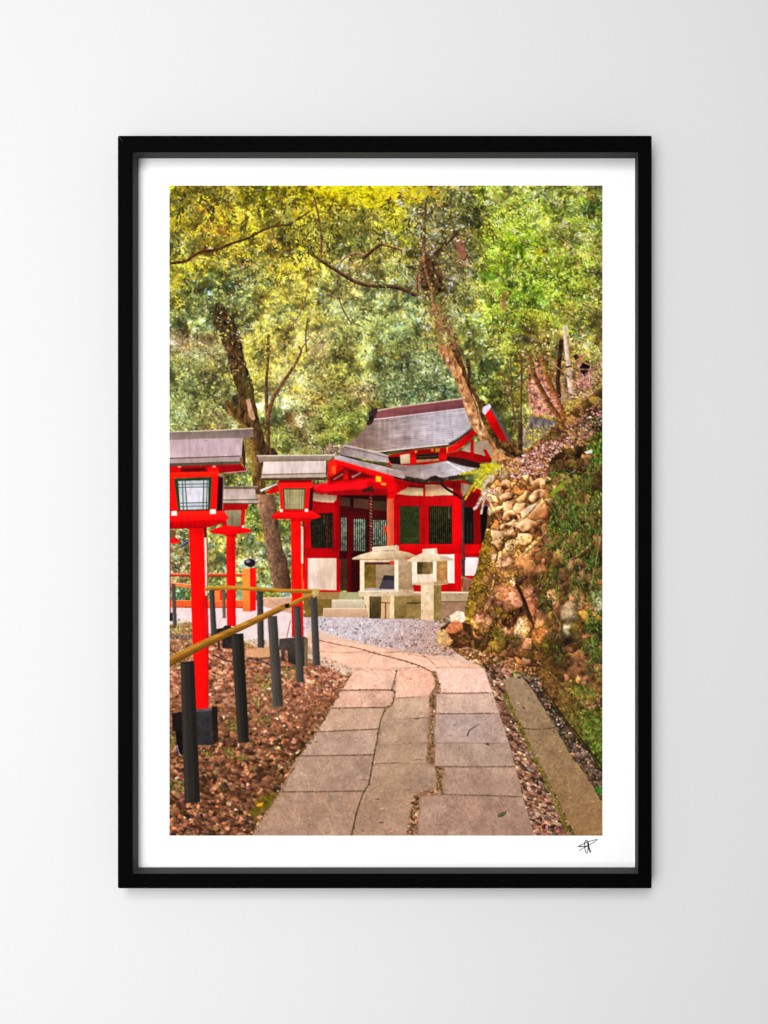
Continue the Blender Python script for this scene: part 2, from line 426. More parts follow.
# bright green maple on the right
rz = zone([(482,215),(520,198),(570,215),(604,270),(604,330),(540,345),(490,330),(470,280)], soft=18) * np.exp(.8 * n12)
GRN = [((122,156,38),5),((102,134,40),5),((150,176,58),3),((84,110,36),4),((174,198,84),2),((146,138,62),2)]
sprays(rz, 170, (8, 16), 9, (1.8, 3.8), GRN, (-30, 90), jit=.16, lum=n12, lamp=.2)
rz2 = zone([(470,195),(560,186),(604,190),(604,230),(535,235),(480,245)], soft=12) * np.exp(.9 * n12)
sprays(rz2, 90, (7, 14), 8, (1.8, 4.0), [((168,192,92),4),((132,168,62),4),((204,212,154),3),((98,122,46),3),((58,76,30),3),((192,198,202),1)], (-40, 100), jit=.15)
rz3 = zone([(490,300),(590,290),(604,340),(560,356),(500,354)], soft=12) * np.exp(.8 * n12)
sprays(rz3, 70, (6, 13), 8, (1.6, 3.4), [((104,128,38),4),((134,142,42),4),((158,152,54),3),((74,88,32),4),((174,142,72),2)], (-20, 100), jit=.16)
leaves(zone([(470,190),(604,190),(604,350),(480,345)], soft=14) * np.exp(.8 * n5), 900, (1.6, 4), pal=[((60,72,28),5),((150,130,90),3),((188,172,140),2),((96,96,52),4),((210,206,190),1.5),((130,110,80),3)])
# glossy dark camellia leaves against the light
dz = zone([(169,183),(215,183),(225,205),(200,218),(172,205)], soft=6) + zone([(285,215),(300,205),(350,200),(370,240),(330,258),(300,250),(290,262)], soft=8)*.8 + zone([(440,190),(480,188),(492,215),(482,245),(445,235)], soft=8) + zone([(390,245),(412,250),(414,280),(395,275)], soft=4)*.6
sprays(dz * np.exp(.8 * n12), 90, (7, 14), 7, (3.0, 6.0), [((46,48,22),5),((72,76,32),4),((104,108,44),3),((34,30,16),3),((140,136,62),1.4)], (30, 150), jit=.16)
for (x, y) in ((190,210),(212,213),(232,222),(244,226),(247,222),(258,215),(210,206),(223,190),(285,235),(296,243),(302,232),(310,250),(300,258)):
    leaves(zone([(x-3,y-5),(x+3,y-5),(x+3,y+5),(x-3,y+5)], soft=1), 6, (4, 7.5), pal=[((55,52,24),3),((85,88,35),3),((38,34,18),2)], ang=(5.5,1.6), jit=.12)
# mid shrubs on the hillside behind the shrine
hz = zone([(300,330),(440,340),(455,395),(400,402),(345,430),(305,450),(275,420)], soft=8) * np.exp(.7 * n12)
leaves(hz, 2600, (1.3, 3.2), field=fld, gain=1.25, jit=.3, lum=n12, lamp=.35, hue=12)
leaves(hz, 900, (1.2, 2.6), pal=[((60,68,38),4),((45,48,28),3),((175,175,110),3),((205,205,150),1.5),((140,150,70),3)], jit=.15)
hz2 = zone([(385,355),(440,350),(455,395),(420,402),(385,402),(365,395)], soft=6) * np.exp(.5 * n5)
leaves(hz2, 950, (1.8, 4.2), pal=[((60,78,55),5),((85,108,78),4),((125,145,115),3),((165,180,150),2),((38,45,30),4)], ang=(2,3), jit=.14)
lz = zone([(169,350),(225,345),(235,400),(245,425),(169,430)], soft=8) * np.exp(.6 * n12)
leaves(lz, 1500, (1.4, 3.6), pal=[((150,155,95),4),((110,125,75),5),((75,92,55),4),((185,190,140),2.5),((175,150,125),2),((50,52,35),3)], jit=.15)
# cushions of clipped shrub
def cushion(cx, cy, rx, ry, n=160, pal=((176,178,92),(128,138,62),(72,82,36),(38,42,22))):
    ang = rs.rand(n) * 6.283; rr = np.sqrt(rs.rand(n))
    xs = cx + rx * rr * np.cos(ang); ys = cy + ry * rr * np.sin(ang)
    l = -(ys - cy) / ry * .7 - (xs - cx) / rx * .25 + rs.randn(n) * .35
    k = np.clip(((.75 - l) * 2).astype(int), 0, 3)
    C = np.array(pal, F)[k] + rs.randn(n, 3) * 10
    o = np.argsort(-ys * 0 + rs.rand(n))
    splat(((xs - PX0) * S).astype(int)[o], ((ys - PY0) * S).astype(int)[o], (rs.uniform(1.4, 3, n) * S)[o], np.full(n, .35), rs.randint(0, 12, n), np.clip(C, 0, 255).astype(F)[o], .9, WOOD)
for a in ((285,438,14,14,260),(300,408,9,7,90),(312,425,8,9,120),(328,438,14,9,200),(345,420,16,8,220),(330,412,12,8,150),(345,402,12,8,140),(360,412,10,7,120),(318,456,12,7,130),(290,462,9,6,80),(272,410,8,10,120)):
    cushion(*a)
# sunlit shrubs low on the left, behind the lanterns
sz = low * np.exp(.6 * n5)
leaves(sz, 1800, (1.4, 3.4), pal=[((175,180,115),4),((130,150,80),5),((90,110,50),4),((215,215,175),2),((60,70,38),4),((170,150,130),2)], jit=.15)
leaves(zone([(243,497),(262,497),(264,530),(243,530)], soft=3), 170, (1.6, 3.6), pal=[((150,180,70),4),((95,130,45),4),((55,75,28),3),((200,205,150),2)])
leaves(zone([(258,478),(290,478),(290,500),(262,500)], soft=3), 120, (1.6, 3.2), pal=[((120,140,60),4),((80,100,40),4),((170,170,110),2)])
leaves(zone([(169,583),(215,583),(215,603),(169,603)], soft=2), 170, (1.5, 3.2), pal=[((80,140,90),4),((60,105,60),4),((140,180,130),2),((190,200,190),2)])
leaves(zone([(169,540),(200,545),(200,580),(169,580)], soft=3), 190, (1.4, 3.0), pal=[((200,195,150),4),((170,160,110),4),((110,95,65),3),((90,70,55),2)])
leaves(zone([(172,527),(190,527),(190,545),(172,545)], soft=2), 70, (1.4, 3.0), pal=[((190,205,185),4),((110,140,100),4),((60,80,60),2)])

# far foliage is greyer and a little darker than the near sprays
def grade(mask, sat, gain, tint=(1, 1, 1)):
    k = mask[..., None]; g = img.mean(2, keepdims=True)
    img[:] = img * (1 - k) + np.clip((g + (img - g) * sat) * gain * np.array(tint, F), 0, 255) * k
grade(zone([(169,285),(250,262),(330,270),(480,300),(480,400),(330,470),(169,470)], soft=24), .86, 1.06, (.985, 1.01, .97))
grade(zone([(470,184),(604,184),(604,360),(480,360)], soft=20), .96, 1.10, (1.0, 1.0, .94))
grade(zone([(300,215),(470,205),(470,350),(330,330)], soft=20), .90, 1.05, (.985, 1.01, .97))
k = (allw * .17 * np.clip(-fbm(30, 58, 3) - .15, 0, 1.6))[..., None]; img[:] = img * (1 - k) + img * np.array([.34, .36, .32], F) * k

# the hillside beyond is hazier: softer, paler, less contrast
fz_ = np.clip(zone([(225,300),(330,285),(480,300),(480,402),(345,432),(330,475),(240,475),(165,440),(165,350)], soft=18) * .6, 0, 1)[..., None]
mean_ = blur(img, 9); soft_ = blur(img, .6)
img[:] = img * (1 - fz_) + np.clip(mean_ + (soft_ - mean_) * .86, 0, 255) * np.array([1.05, 1.06, 1.01], F) * fz_
# nearer sprays over it, each twig apart from the next
nz = zone([(235,300),(300,285),(330,330),(300,395),(255,395),(215,345)], soft=10) * np.exp(1.1 * n12)
sprays(nz, 46, (7, 14), 9, (2.2, 4.2), [((232,212,62),5),((212,196,66),4),((240,226,96),2),((186,178,70),3)], (10, 170), jit=.1)
nz = zone([(169,186),(330,186),(330,250),(240,262),(169,262)], soft=8) * np.exp(1.0 * n12)
sprays(nz, 60, (9, 17), 8, (2.8, 5.2), [((58,60,24),5),((84,88,34),4),((110,112,40),2),((236,210,44),3),((216,190,40),2)], (20, 160), jit=.12)
nz = zone([(330,200),(470,190),(485,255),(420,262),(350,250)], soft=8) * np.exp(1.0 * n12)
sprays(nz, 60, (8, 15), 8, (2.8, 5.4), [((52,56,28),5),((82,88,40),4),((116,118,56),3),((178,172,150),1.5)], (20, 160), jit=.12)
nz = zone([(480,190),(604,190),(604,330),(500,330)], soft=12) * np.exp(1.0 * n12)
sprays(nz, 70, (10, 19), 10, (2.0, 4.0), [((138,176,48),5),((112,152,38),4),((166,192,78),2),((70,98,30),2)], (-20, 70), jit=.12)

# ---- trees
TR = (.16, 5)
CUR[0] = TREE_L
# slender forked trunk beside the big left tree
line([(520,560),(518,420),(512,300),(510,200),(520,60),(522,-10)], 4.4, 2.2, (128,95,58), 'T4', TR, c2=(72,50,30))
line([(515,400),(545,280),(600,190),(640,130),(690,40),(680,10)], 4.2, 2.0, (140,100,72), 'T4', TR, c2=(80,52,34))
poly([(250,600),(290,640),(330,690),(372,780),(390,872),(300,872),(265,780),(235,720)], (66,48,30), 'T1', (.3,5), wob=1)
poly([(300,-20),(380,-20),(398,80),(440,200),(462,330),(485,440),(512,520),(560,540),(565,570),(505,580),(500,660),(505,760),(560,872),(475,872),(455,760),(436,690),(438,600),(425,480),(372,400),(340,380),(300,340),(290,290),(312,285),(345,330),(372,290),(345,200),(312,90)], (92,66,36), 'T4', (.2,6,.7,1.6), grad=((330,200),(50,36,22),(470,160)), wob=1)
poly([(400,480),(440,490),(462,600),(445,700),(428,640),(410,590)], (150,120,62), 'T4', (.3,5), alpha=.75, soft=2)
poly([(300,300),(330,350),(380,400),(420,430),(430,480),(380,420),(310,350)], (132,104,48), 'T4', (.3,4), alpha=.8, soft=1)
poly([(405,285),(425,275),(440,330),(455,385),(440,392),(420,370)], (200,155,122), 'T4', (.22,4), alpha=.9, soft=.7)
poly([(330,265),(365,250),(368,310),(345,320)], (45,32,24), 'T4', (.3,4), alpha=.8, soft=1.5)
poly([(360,120),(440,200),(455,320),(400,260)], (88,84,38), 'T4', (.3,4), alpha=.5, soft=3)
# lower trunk, passing behind the lantern
poly([(450,-60),(550,-60),(562,0),(575,110),(592,205),(622,300),(640,400),(640,440),(548,440),(530,330),(505,200),(485,80)], (150,112,88), 'T7', (.12,6,.8,1.5), grad=((510,200),(62,42,30),(610,190)), wob=.7)
leaves(zone([(470,-60),(560,-60),(600,200),(640,440),(550,440),(500,200)], 'T7', 2), 240, (1.0, 2.6), pal=[((95,68,50),3),((165,128,104),2),((60,42,30),3),((120,100,60),1.5)], ang=(5,1.6), alpha=.6, idv=-1)

CUR[0] = TREE_R
# limbs of the right hand tree in the canopy
BR = (88,56,34)
poly([(565,400),(600,380),(640,400),(660,470),(690,510),(690,575),(640,588),(575,575),(560,500)], (60,42,28), 'T2', (.35,6), wob=2, alpha=.85, soft=1.5)
line([(640,585),(610,500),(590,430),(580,330),(585,200),(590,80)], 4.0, 2.6, (150,98,66), 'T2', TR, c2=(80,50,32))
line([(545,580),(545,500),(548,440)], 2.6, 2.0, (128,88,58), 'T2', TR, c2=(78,50,34))
line([(535,578),(470,545),(400,532),(330,530),(270,522),(215,503),(160,470),(105,435),(50,400)], 4.2, 3.4, (150,108,72), 'T2', TR, c2=(72,42,26))
line([(50,400),(20,380),(0,372)], 3.0, 2.0, (85,75,40), 'T2', TR)
line([(480,350),(400,325),(350,318),(310,350),(270,385)], 1.8, 3.2, (140,90,58), 'T2', TR, c2=(70,42,26))
line([(270,372),(235,358),(190,370),(155,400),(130,440)], 2.2, 1.6, (196,160,130), 'T2', TR, c2=(110,74,50))
line([(330,420),(250,425),(180,410)], .8, .6, (150,125,95), 'T2', TR)
line([(640,360),(690,320),(740,270),(768,250)], 3, 2.2, (78,50,34), 'T2', TR)
poly([(0,290),(30,270),(60,380),(45,430),(5,435)], (160,100,80), 'T3', (.12,8), alpha=.85, soft=2)
line([(5,430),(40,400),(58,370)], 1.6, 1.2, (60,38,26), 'T3', TR)
line([(700,290),(660,350),(640,400)], 2.4, 3, (70,45,30), 'T2', TR)
line([(10,70),(28,140),(42,220),(48,300),(50,380)], 1.6, 2.2, (128,86,66), 'T2', TR, c2=(80,55,40))
line([(130,480),(140,590),(165,660),(205,725)], 1.6, 1.3, (105,76,52), 'T2', TR)
line([(50,560),(90,570),(125,590)], .8, .8, (165,140,95), 'T2', TR)
line([(735,440),(722,560),(690,660),(650,725),(620,755)], 1.0, 1.2, (140,105,62), 'T1', TR)
line([(0,412),(90,402),(130,375),(180,350),(250,342),(330,310),(420,280),(470,252),(520,230),(580,217),(630,212),(680,180),(735,145)], 3.0, 1.5, (112,74,38), 'T1', TR, c2=(62,40,22))
line([(100,400),(160,388),(215,398),(270,415),(340,420),(410,412),(470,410)], 1.3, .9, (140,112,70), 'T1', TR)
line([(470,410),(520,400),(560,370)], .9, .6, (130,108,60), 'T1', TR)
line([(430,45),(500,35),(560,38),(620,75),(680,110)], 1.0, .8, (80,55,35), 'T1', TR)
line([(160,45),(220,25),(300,12)], 1.0, .8, (80,60,30), 'T1', TR)
line([(720,870),(715,790),(725,700)], 1.6, 1.3, (95,72,48), 'T1', TR)
line([(690,860),(740,790)], 1.4, 1, (115,85,58), 'T1', TR)
line([(520,872),(524,790)], 3, 3.2, (95,72,42), 'T1', TR)
for p in ([(485,235),(540,280),(615,340)], [(500,375),(600,355),(690,345),(760,345)], [(570,550),(600,590),(700,635)], [(715,340),(725,390),(750,430)], [(540,225),(620,218),(690,222)], [(610,265),(690,310)], [(620,420),(680,370),(720,345)], [(225,440),(230,510)]):
    line(p, 1.0, .8, (190,158,118), 'T3', TR, alpha=.85)
poly([(245,560),(265,565),(250,660),(235,640)], (150,100,66), 'T3', (.2,4), alpha=.8, soft=1)
poly([(418,262),(428,258),(440,262),(446,285),(447,310),(452,330),(458,350),(440,352),(436,330),(428,308),(420,288)], (128,88,58), None, (.25,6), wob=1.4, soft=1.5, alpha=.62, grad=((422,300),(66,44,28),(448,300)))
# main leaning trunk down to the bank
poly([(-95,30),(-85,-30),(-60,-62),(0,-62),(20,30),(60,165),(92,225),(125,285),(150,365),(200,435),(250,470),(300,505),(352,560),(345,598),(300,606),(200,604),(180,575),(150,540),(118,480),(85,430),(58,375),(20,250),(-20,150),(-70,80)], (188,130,86), 'T6', (.15,7,.8,1.5), wob=1)
poly([(-60,-62),(0,-62),(20,30),(60,165),(92,225),(125,285),(150,365),(200,435),(250,470),(300,505),(352,560),(300,590),(220,560),(180,480),(130,380),(88,280),(52,200),(20,110),(-30,20)], (88,62,36), 'T6', (.2,7,.8,1.5), wob=.8)
line([(130,300),(160,400),(200,480),(260,530),(320,565)], 6, 8, (108,80,34), 'T6', (.35,5), alpha=.8, c2=(62,42,20))
for (x, y, r) in ((20,215,10),(35,270,10),(70,340,11),(95,395,11),(125,455,12),(160,515,12),(170,555,10),(-20,120,12),(-45,75,11),(110,430,9),(50,310,9)):
    poly([(x-r,y-r*1.3),(x+r*.6,y-r),(x+r,y+r*.8),(x-r*.2,y+r*1.4)], (238,196,160), 'T6', (.15,4), alpha=.8, soft=1, wob=.8)
for (x, y, r) in ((60,375,9),(90,340,8),(30,235,7),(5,180,8),(-30,90,8),(140,480,7),(105,465,7)):
    poly([(x-r,y-r),(x+r,y-r*.6),(x+r*.8,y+r*1.2),(x-r*.6,y+r)], (88,52,30), 'T6', (.15,4), alpha=.7, soft=1, wob=.8)
line([(480,0),(512,70),(535,160),(560,245),(590,325)], 1.0, .9, (205,172,118), 'R2', TR)
line([(60,80),(68,140),(64,190)], 4, 3, (74,52,34), 'T6', TR)
poly([(190,545),(235,540),(262,560),(225,565)], (215,170,120), 'T6', (.2,4), alpha=.7, soft=1)
# leaves hanging in front of the limbs and trunks
fz = zone([(400,184),(480,184),(470,330),(420,345),(405,260)], soft=6) * np.exp(.8*n5)
leaves(fz, 680, (1.8, 4.6), pal=[((58,58,34),5),((95,92,58),4),((140,130,85),3),((205,195,190),2.5),((170,160,170),2),((190,170,60),2),((165,125,100),2)], idv=WOOD, jit=.15)
leaves(zone([(425,295),(450,295),(455,348),(430,350)], soft=5), 150, (1.6, 3.4), pal=[((150,140,75),4),((185,165,110),3),((205,150,120),2),((105,100,50),4),((215,205,140),2)], idv=WOOD)
sprays(zone([(418,292),(448,292),(462,342),(436,346)], soft=4), 30, (6, 12), 8, (2, 4.2), [((150,140,75),4),((125,128,62),4),((185,165,110),3),((205,150,120),1.5),((95,98,50),3),((215,205,140),2)], (10, 170), idv=WOOD)
leaves(zone([(436,340),(460,340),(460,356),(436,356)], soft=3), 40, (1.6, 3.4), pal=[((150,140,60),4),((185,170,70),3),((105,110,50),4)], idv=WOOD)
leaves(zone([(212,300),(245,300),(250,345),(214,345)], soft=5) * np.exp(.7*n5), 170, (1.8, 4), pal=[((88,104,68),4),((60,72,46),4),((140,155,105),2.5),((190,195,160),1.2),((205,190,60),2)], idv=WOOD)
leaves(zone([(228,345),(262,345),(260,385),(232,395),(224,370)], soft=4) * np.exp(.7*n5), 100, (1.6, 3.6), pal=[((88,104,68),4),((120,130,85),3),((175,170,120),2),((160,130,110),1)], idv=WOOD)
leaves(zone([(240,330),(300,330),(300,378),(250,380)], soft=4) * np.exp(.9*n12), 230, (1.5, 3.2), pal=[((232,212,60),4),((215,195,70),3),((190,180,80),3),((225,215,190),1)], idv=WOOD)
leaves(zone([(169,205),(310,200),(310,235),(250,262),(169,280)], soft=4) * np.exp(.9*n12), 340, (1.8, 4), pal=YEL, idv=WOOD)
leaves(zone([(320,200),(420,200),(415,300),(330,290)], soft=6) * np.exp(.8*n12), 420, (1.6, 3.8), pal=[((110,108,45),4),((150,145,70),3),((75,75,35),4),((185,180,110),2),((195,180,50),2),((200,185,170),1)], idv=WOOD)

# large near leaves hanging into the top of the view
hz_ = zone([(172,186),(300,186),(300,235),(230,230),(172,215)], soft=5) * .6 + zone([(285,200),(400,200),(405,262),(330,262),(290,250)], soft=6) + zone([(400,188),(490,188),(486,250),(410,250)], soft=6)
sprays(hz_ * np.exp(.9 * n12), 62, (9, 16), 6, (4.2, 7.2), [((50,52,26),5),((78,80,36),4),((108,110,50),3),((150,146,84),1.4)], (40, 140), idv=WOOD, jit=.12, spread=28)
# limbs that stand in front of the leaves
poly([(575,400),(602,385),(630,400),(650,470),(684,512),(688,570),(640,586),(585,575),(560,520)], (58,40,26), 'T2', (.35,6), wob=2, alpha=.75, soft=1.2)
line([(640,640),(628,585),(606,500),(588,430),(580,340)], 4.0, 2.8, (166,112,76), 'T2', TR, c2=(84,54,34))
line([(546,578),(545,500),(552,440)], 2.8, 2.2, (138,96,64), 'T2', TR, c2=(78,50,34))
line([(535,576),(470,545),(400,532),(330,530),(270,522),(215,503),(160,470),(105,435),(50,400)], 4.0, 3.2, (124,90,60), 'T2', TR, c2=(46,30,20))
line([(350,318),(310,350),(270,385)], 3.2, 3.4, (112,74,48), 'T2', TR, c2=(46,30,20))
line([(270,372),(235,358),(190,370),(155,400),(130,440)], 2.2, 1.6, (206,170,140), 'T2', TR, c2=(110,74,50))
line([(0,412),(90,402),(130,375),(180,350),(250,342),(330,310),(420,280),(470,252),(520,230),(580,217),(630,212)], 3.0, 1.7, (104,72,38), 'T1', TR, c2=(50,32,18))
poly([(441,352),(457,350),(452,330),(447,312),(436,300),(430,312),(436,332)], (150,104,68), None, (.2,6), wob=1, alpha=.6, soft=1.2)
dkc = zone([(395,192),(480,190),(488,262),(455,285),(448,262),(412,258),(398,240)], soft=6) * np.exp(.9 * n5)
sprays(dkc, 75, (6, 12), 8, (2.4, 4.8), [((58,64,36),5),((84,92,50),4),((116,122,76),3),((168,170,150),1.6),((200,192,190),1),((46,48,30),3)], (0, 180), idv=WOOD, jit=.14)
sprays(zone([(428,285),(458,285),(464,340),(432,340)], soft=4), 34, (6, 12), 8, (2.2, 4.4), [((96,108,56),4),((128,134,70),4),((170,166,100),2),((70,80,44),3)], (0, 180), idv=WOOD, jit=.14)
leaves(zone([(410,250),(450,250),(456,345),(430,345)], soft=4), 90, (2, 4.4), pal=[((120,116,60),4),((160,150,90),3),((80,82,44),4),((205,190,150),1)], idv=WOOD)
leaves(zone([(320,250),(415,270),(415,298),(330,285)], soft=3), 40, (2, 4.2), pal=[((150,150,80),4),((100,106,54),4),((70,72,36),3)], idv=WOOD)

# ---- stumps and thin trunks, upper right
CUR[0] = STUMP
leaves(zone([(500,380),(602,370),(602,440),(520,450)], soft=4), 700, (1.2, 3), pal=[((150,110,85),3),((190,150,130),3),((120,95,50),3),((165,150,60),2),((90,60,45),3),((205,165,155),2)], idv=WOOD)
poly([(205,300),(225,250),(260,235),(330,260),(350,330),(380,420),(430,520),(440,600),(430,650),(330,620),(240,640),(215,540),(205,420)], (196,128,104), 'W5', (.26,6), wob=1.2)
leaves(zone([(210,420),(330,400),(430,600),(400,650),(240,640)], 'W5', 2), 330, (1.2, 2.8), pal=[((215,150,132),4),((165,100,85),3),((120,75,60),2),((150,130,140),2),((225,180,165),2),((90,60,50),1.5)])
line([(230,200),(240,290),(268,370),(320,470),(370,560),(430,635),(475,690)], 4.4, 5.4, (150,98,52), 'W5', TR, c2=(84,54,30))
line([(300,190),(330,290),(370,400),(420,500),(455,590),(480,680)], 4.6, 5.6, (176,108,56), 'W5', TR, c2=(110,66,38))
line([(452,85),(440,200),(430,300),(425,400),(440,500)], 4.4, 4.2, (74,48,32), 'W5', (.2,5), c2=(50,32,22))
line([(476,-20),(484,80),(492,160),(505,270),(512,360),(524,450)], 3.4, 5.6, (240,212,192), 'W5', (.1,5), c2=(205,160,140))
line([(492,275),(522,268)], 2, 1.4, (40,25,20), 'W5')
poly([(545,200),(600,180),(650,190),(672,260),(665,380),(650,440),(580,440),(565,380),(580,320),(560,250)], (186,130,116), 'W5', (.24,6), wob=1.2)
poly([(606,250),(640,215),(662,262),(648,318),(630,345),(600,312),(588,275)], (34,20,16), 'W5', (.3,6), wob=1)
poly([(535,195),(570,180),(585,205),(555,225)], (50,28,22), 'W5', (.3,6), wob=1)
poly([(590,200),(640,190),(600,240),(575,260)], (190,110,70), 'W5', (.2,6), soft=1)
for p in ([(340,215),(430,285),(520,360),(600,430),(690,500)], [(580,290),(660,292),(768,280)], [(600,235),(680,265),(760,290)], [(640,110),(700,180),(750,240)], [(450,470),(520,470),(590,440)], [(440,520),(520,480)]):
    line(p, 1.1, .9, (196,158,128), 'W5', TR, c2=(140,100,80))
for p, w in (([(75,190),(80,330),(85,480),(100,620),(118,730)], 1.6), ([(155,190),(158,340),(155,480),(155,620),(155,730)], 2.2), ([(30,300),(35,420),(30,560)], .9)):
    line(p, w*.8, w, (120,84,58), 'W5', TR, c2=(84,56,40))
line([(150,700),(148,800),(150,880)], 4.4, 4.8, (92,64,44), 'W5', TR, c2=(64,44,32))
line([(180,740),(180,860)], 2.4, 2.6, (186,160,168), 'W5', TR)
sprays(zone([(520,110),(760,60),(760,250),(680,240),(560,190)], 'W5', 4), 26, (6,12), 8, (1.4,3.2), [((120,140,48),4),((150,150,60),4),((90,104,40),4),((190,180,110),2)], (0,180), idv=WOOD)
sprays(zone([(180,170),(440,150),(430,260),(330,300),(200,290)], 'W5', 5), 22, (6,12), 8, (1.4,3.0), [((110,126,48),4),((140,140,60),4),((84,96,38),4),((170,140,90),2)], (0,180), idv=WOOD)
leaves(zone([(560,330),(700,300),(740,480),(600,500)], 'W5', 4), 120, (1.2,3), pal=[((206,160,150),4),((170,120,106),4),((110,76,62),3),((150,140,60),2)], idv=WOOD)
CUR[0] = BLOCK
poly([(222,640),(330,650),(405,670),(400,740),(380,800),(215,810),(200,740)], (122,108,108), 'W5', (.16,8,.6,2), wob=.8)
poly([(215,720),(330,740),(330,820),(170,860),(180,760)], (128,112,96), 'W5', (.14,8), alpha=.8, soft=1)
leaves(zone([(180,740),(480,690),(480,790),(300,840),(190,830)], 'W5', 3), 190, (1.4, 3.4), pal=[((205,190,50),4),((170,160,45),4),((225,205,70),2),((130,125,45),2)], ang=(2,2), idv=WOOD)
leaves(zone([(480,540),(560,500),(620,520),(560,640),(500,720)], 'W5', 3), 190, (1.3, 3), pal=[((185,170,50),4),((150,135,45),4),((210,190,80),2),((110,80,40),2)], idv=WOOD)
leaves(zone([(450,430),(560,430),(520,520),(440,560)], 'W5', 3), 90, (1.2, 2.4), pal=[((200,165,160),4),((160,125,120),3),((90,65,60),2)], idv=WOOD)
leaves(zone([(680,430),(755,390),(755,500),(680,520)], 'W5', 3), 60, (1.3, 3), pal=[((175,175,45),4),((140,150,40),4)], idv=WOOD)
LIFT[0] = 1.0
RED, DRED, HRED, ORG = (236, 8, 12), (150, 4, 10), (255, 22, 14), (240, 120, 60)
FL = (.03, 8)
# ---------------------------------------------------------------- shrine
CUR[0] = SHRINE
# front walls, right part (S2)
poly([(0,90),(60,60),(560,40),(700,120),(720,240),(690,620),(690,768),(0,768)], (168,6,12), 'S2', FL)
poly([(560,120),(700,150),(760,240),(760,520),(690,600),(570,600)], (120,4,8), 'S2', FL)
poly([(690,235),(765,240),(768,480),(700,520)], (18,12,10), 'S2', (.2,6))
# plaster band under the eaves
poly([(52,98),(150,92),(255,100),(255,162),(150,158),(50,145)], (190,164,118), 'S2', (.04,8), grad=((60,120),(205,182,138),(250,120)))
poly([(270,72),(390,76),(486,110),(486,156),(400,156),(270,166)], (205,162,116), 'S2', (.04,8), grad=((280,120),(226,196,160),(480,120)))
poly([(545,60),(640,80),(600,140),(560,165),(545,130)], (150,128,100), 'S2', (.08,8))
poly([(40,150),(150,160),(256,165),(256,100),(270,100),(270,168),(400,158),(545,158),(545,236),(40,240)], (177,4,12), 'S2', FL, grad=((150,240),(194,10,18),(400,160)))
poly([(120,62),(255,80),(255,102),(120,92),(60,100)], (129,8,14), 'S2', FL)
# posts, window frames
poly([(30,150),(60,160),(60,600),(30,600)], (146,2,8), 'S2', FL)
poly([(230,160),(300,165),(300,540),(230,540)], (175,4,12), 'S2', FL, grad=((232,300),(194,8,14),(300,300)))
poly([(485,45),(540,50),(540,170),(485,170)], (153,8,10), 'S2', FL)
poly([(476,168),(548,162),(548,768),(494,768),(492,610),(476,600)], (228,4,10), 'S2', (.02,8))
poly([(470,228),(478,226),(478,526),(470,526)], (146,4,8), 'S2', FL)
poly([(30,530),(548,528),(548,612),(30,612)], (224,4,10), 'S2', FL, grad=((100,530),(184,2,8),(100,600)))
# barred windows
poly([(58,236),(226,240),(228,528),(58,528)], (34,46,24), 'S2', (.12,6), grad=((60,300),(44,52,22),(220,400)))
for x in range(70, 226, 15):
    line([(x,244),(x+1,524)], .75, .75, (66,78,40), 'S2', (.2,5), alpha=.6)
poly([(296,240),(474,238),(474,526),(300,526)], (34,32,16), 'S2', (.25,6), grad=((300,280),(24,20,12),(460,500)))
poly([(300,440),(474,330),(474,526),(300,526)], (18,16,12), 'S2', (.2,6), soft=3, alpha=.8)
for x in range(312, 474, 15):
    line([(x,246),(x+1,522)], .7, .7, (92,88,42), 'S2', (.25,5), alpha=.62)
line([(452,250),(452,330)], 1.0, .8, (120,120,110), 'S2', alpha=.7)
poly([(570,248),(642,250),(642,526),(572,526)], (16,16,14), 'S2', (.2,6))
for x in (596, 622): line([(x,370),(x,520)], .7, .7, (90,85,85), 'S2', alpha=.5)
poly([(640,240),(692,246),(692,610),(640,610)], (135,4,8), 'S2', FL)
poly([(570,532),(692,532),(692,606),(570,600)], (220,4,10), 'S2', FL)
poly([(580,632),(686,632),(686,780),(580,780)], (250,228,228), 'S2', (.03,8))
# lower panels of the right wall
poly([(0,600),(548,600),(548,960),(0,960)], (189,4,10), 'S2', FL)
poly([(360,610),(494,608),(494,830),(360,830)], (255,238,226), 'S2', (.03,8))
poly([(494,600),(548,600),(548,890),(494,890)], (228,4,12), 'S2', FL)
poly([(30,840),(500,840),(500,890),(30,890)], (194,4,10), 'S2', FL)
poly([(340,120),(432,120),(425,150),(385,160),(340,128)], (193,10,16), 'W1', FL)
poly([(345,0),(445,0),(430,118),(345,120)], (246,222,222), 'W1', (.03,8))
poly([(328,130),(415,160),(380,250),(328,250)], (150,98,74), 'W1', (.12,6))
# porch, left part (S1)
poly([(20,60),(680,60),(680,768),(20,768)], (36,11,9), 'S1', (.2,10))
poly([(30,40),(300,110),(310,768),(30,768)], (153,2,10), 'S1', FL)
poly([(90,95),(200,105),(284,114),(278,176),(180,172),(92,158)], (186,158,130), 'S1', (.05,8), grad=((100,130),(208,178,140),(280,140)))
poly([(60,160),(290,180),(290,255),(60,262)], (168,4,14), 'S1', FL)
poly([(75,258),(256,252),(256,522),(85,526)], (22,20,12), 'S1', (.2,6))
for x in range(100, 256, 16):
    line([(x,270),(x,518)], .8, .8, (50,54,34), 'S1', (.3,5), alpha=.75)
line([(205,280),(205,520)], 1.0, .8, (120,10,24), 'S1', alpha=.8)
line([(186,270),(186,330)], .6, .6, (120,115,95), 'S1', alpha=.7)
poly([(252,180),(310,120),(312,600),(252,600)], (178,2,12), 'S1', FL, grad=((256,300),(129,2,8),(312,300)))
poly([(30,524),(312,524),(312,600),(30,600)], (170,2,10), 'S1', FL)
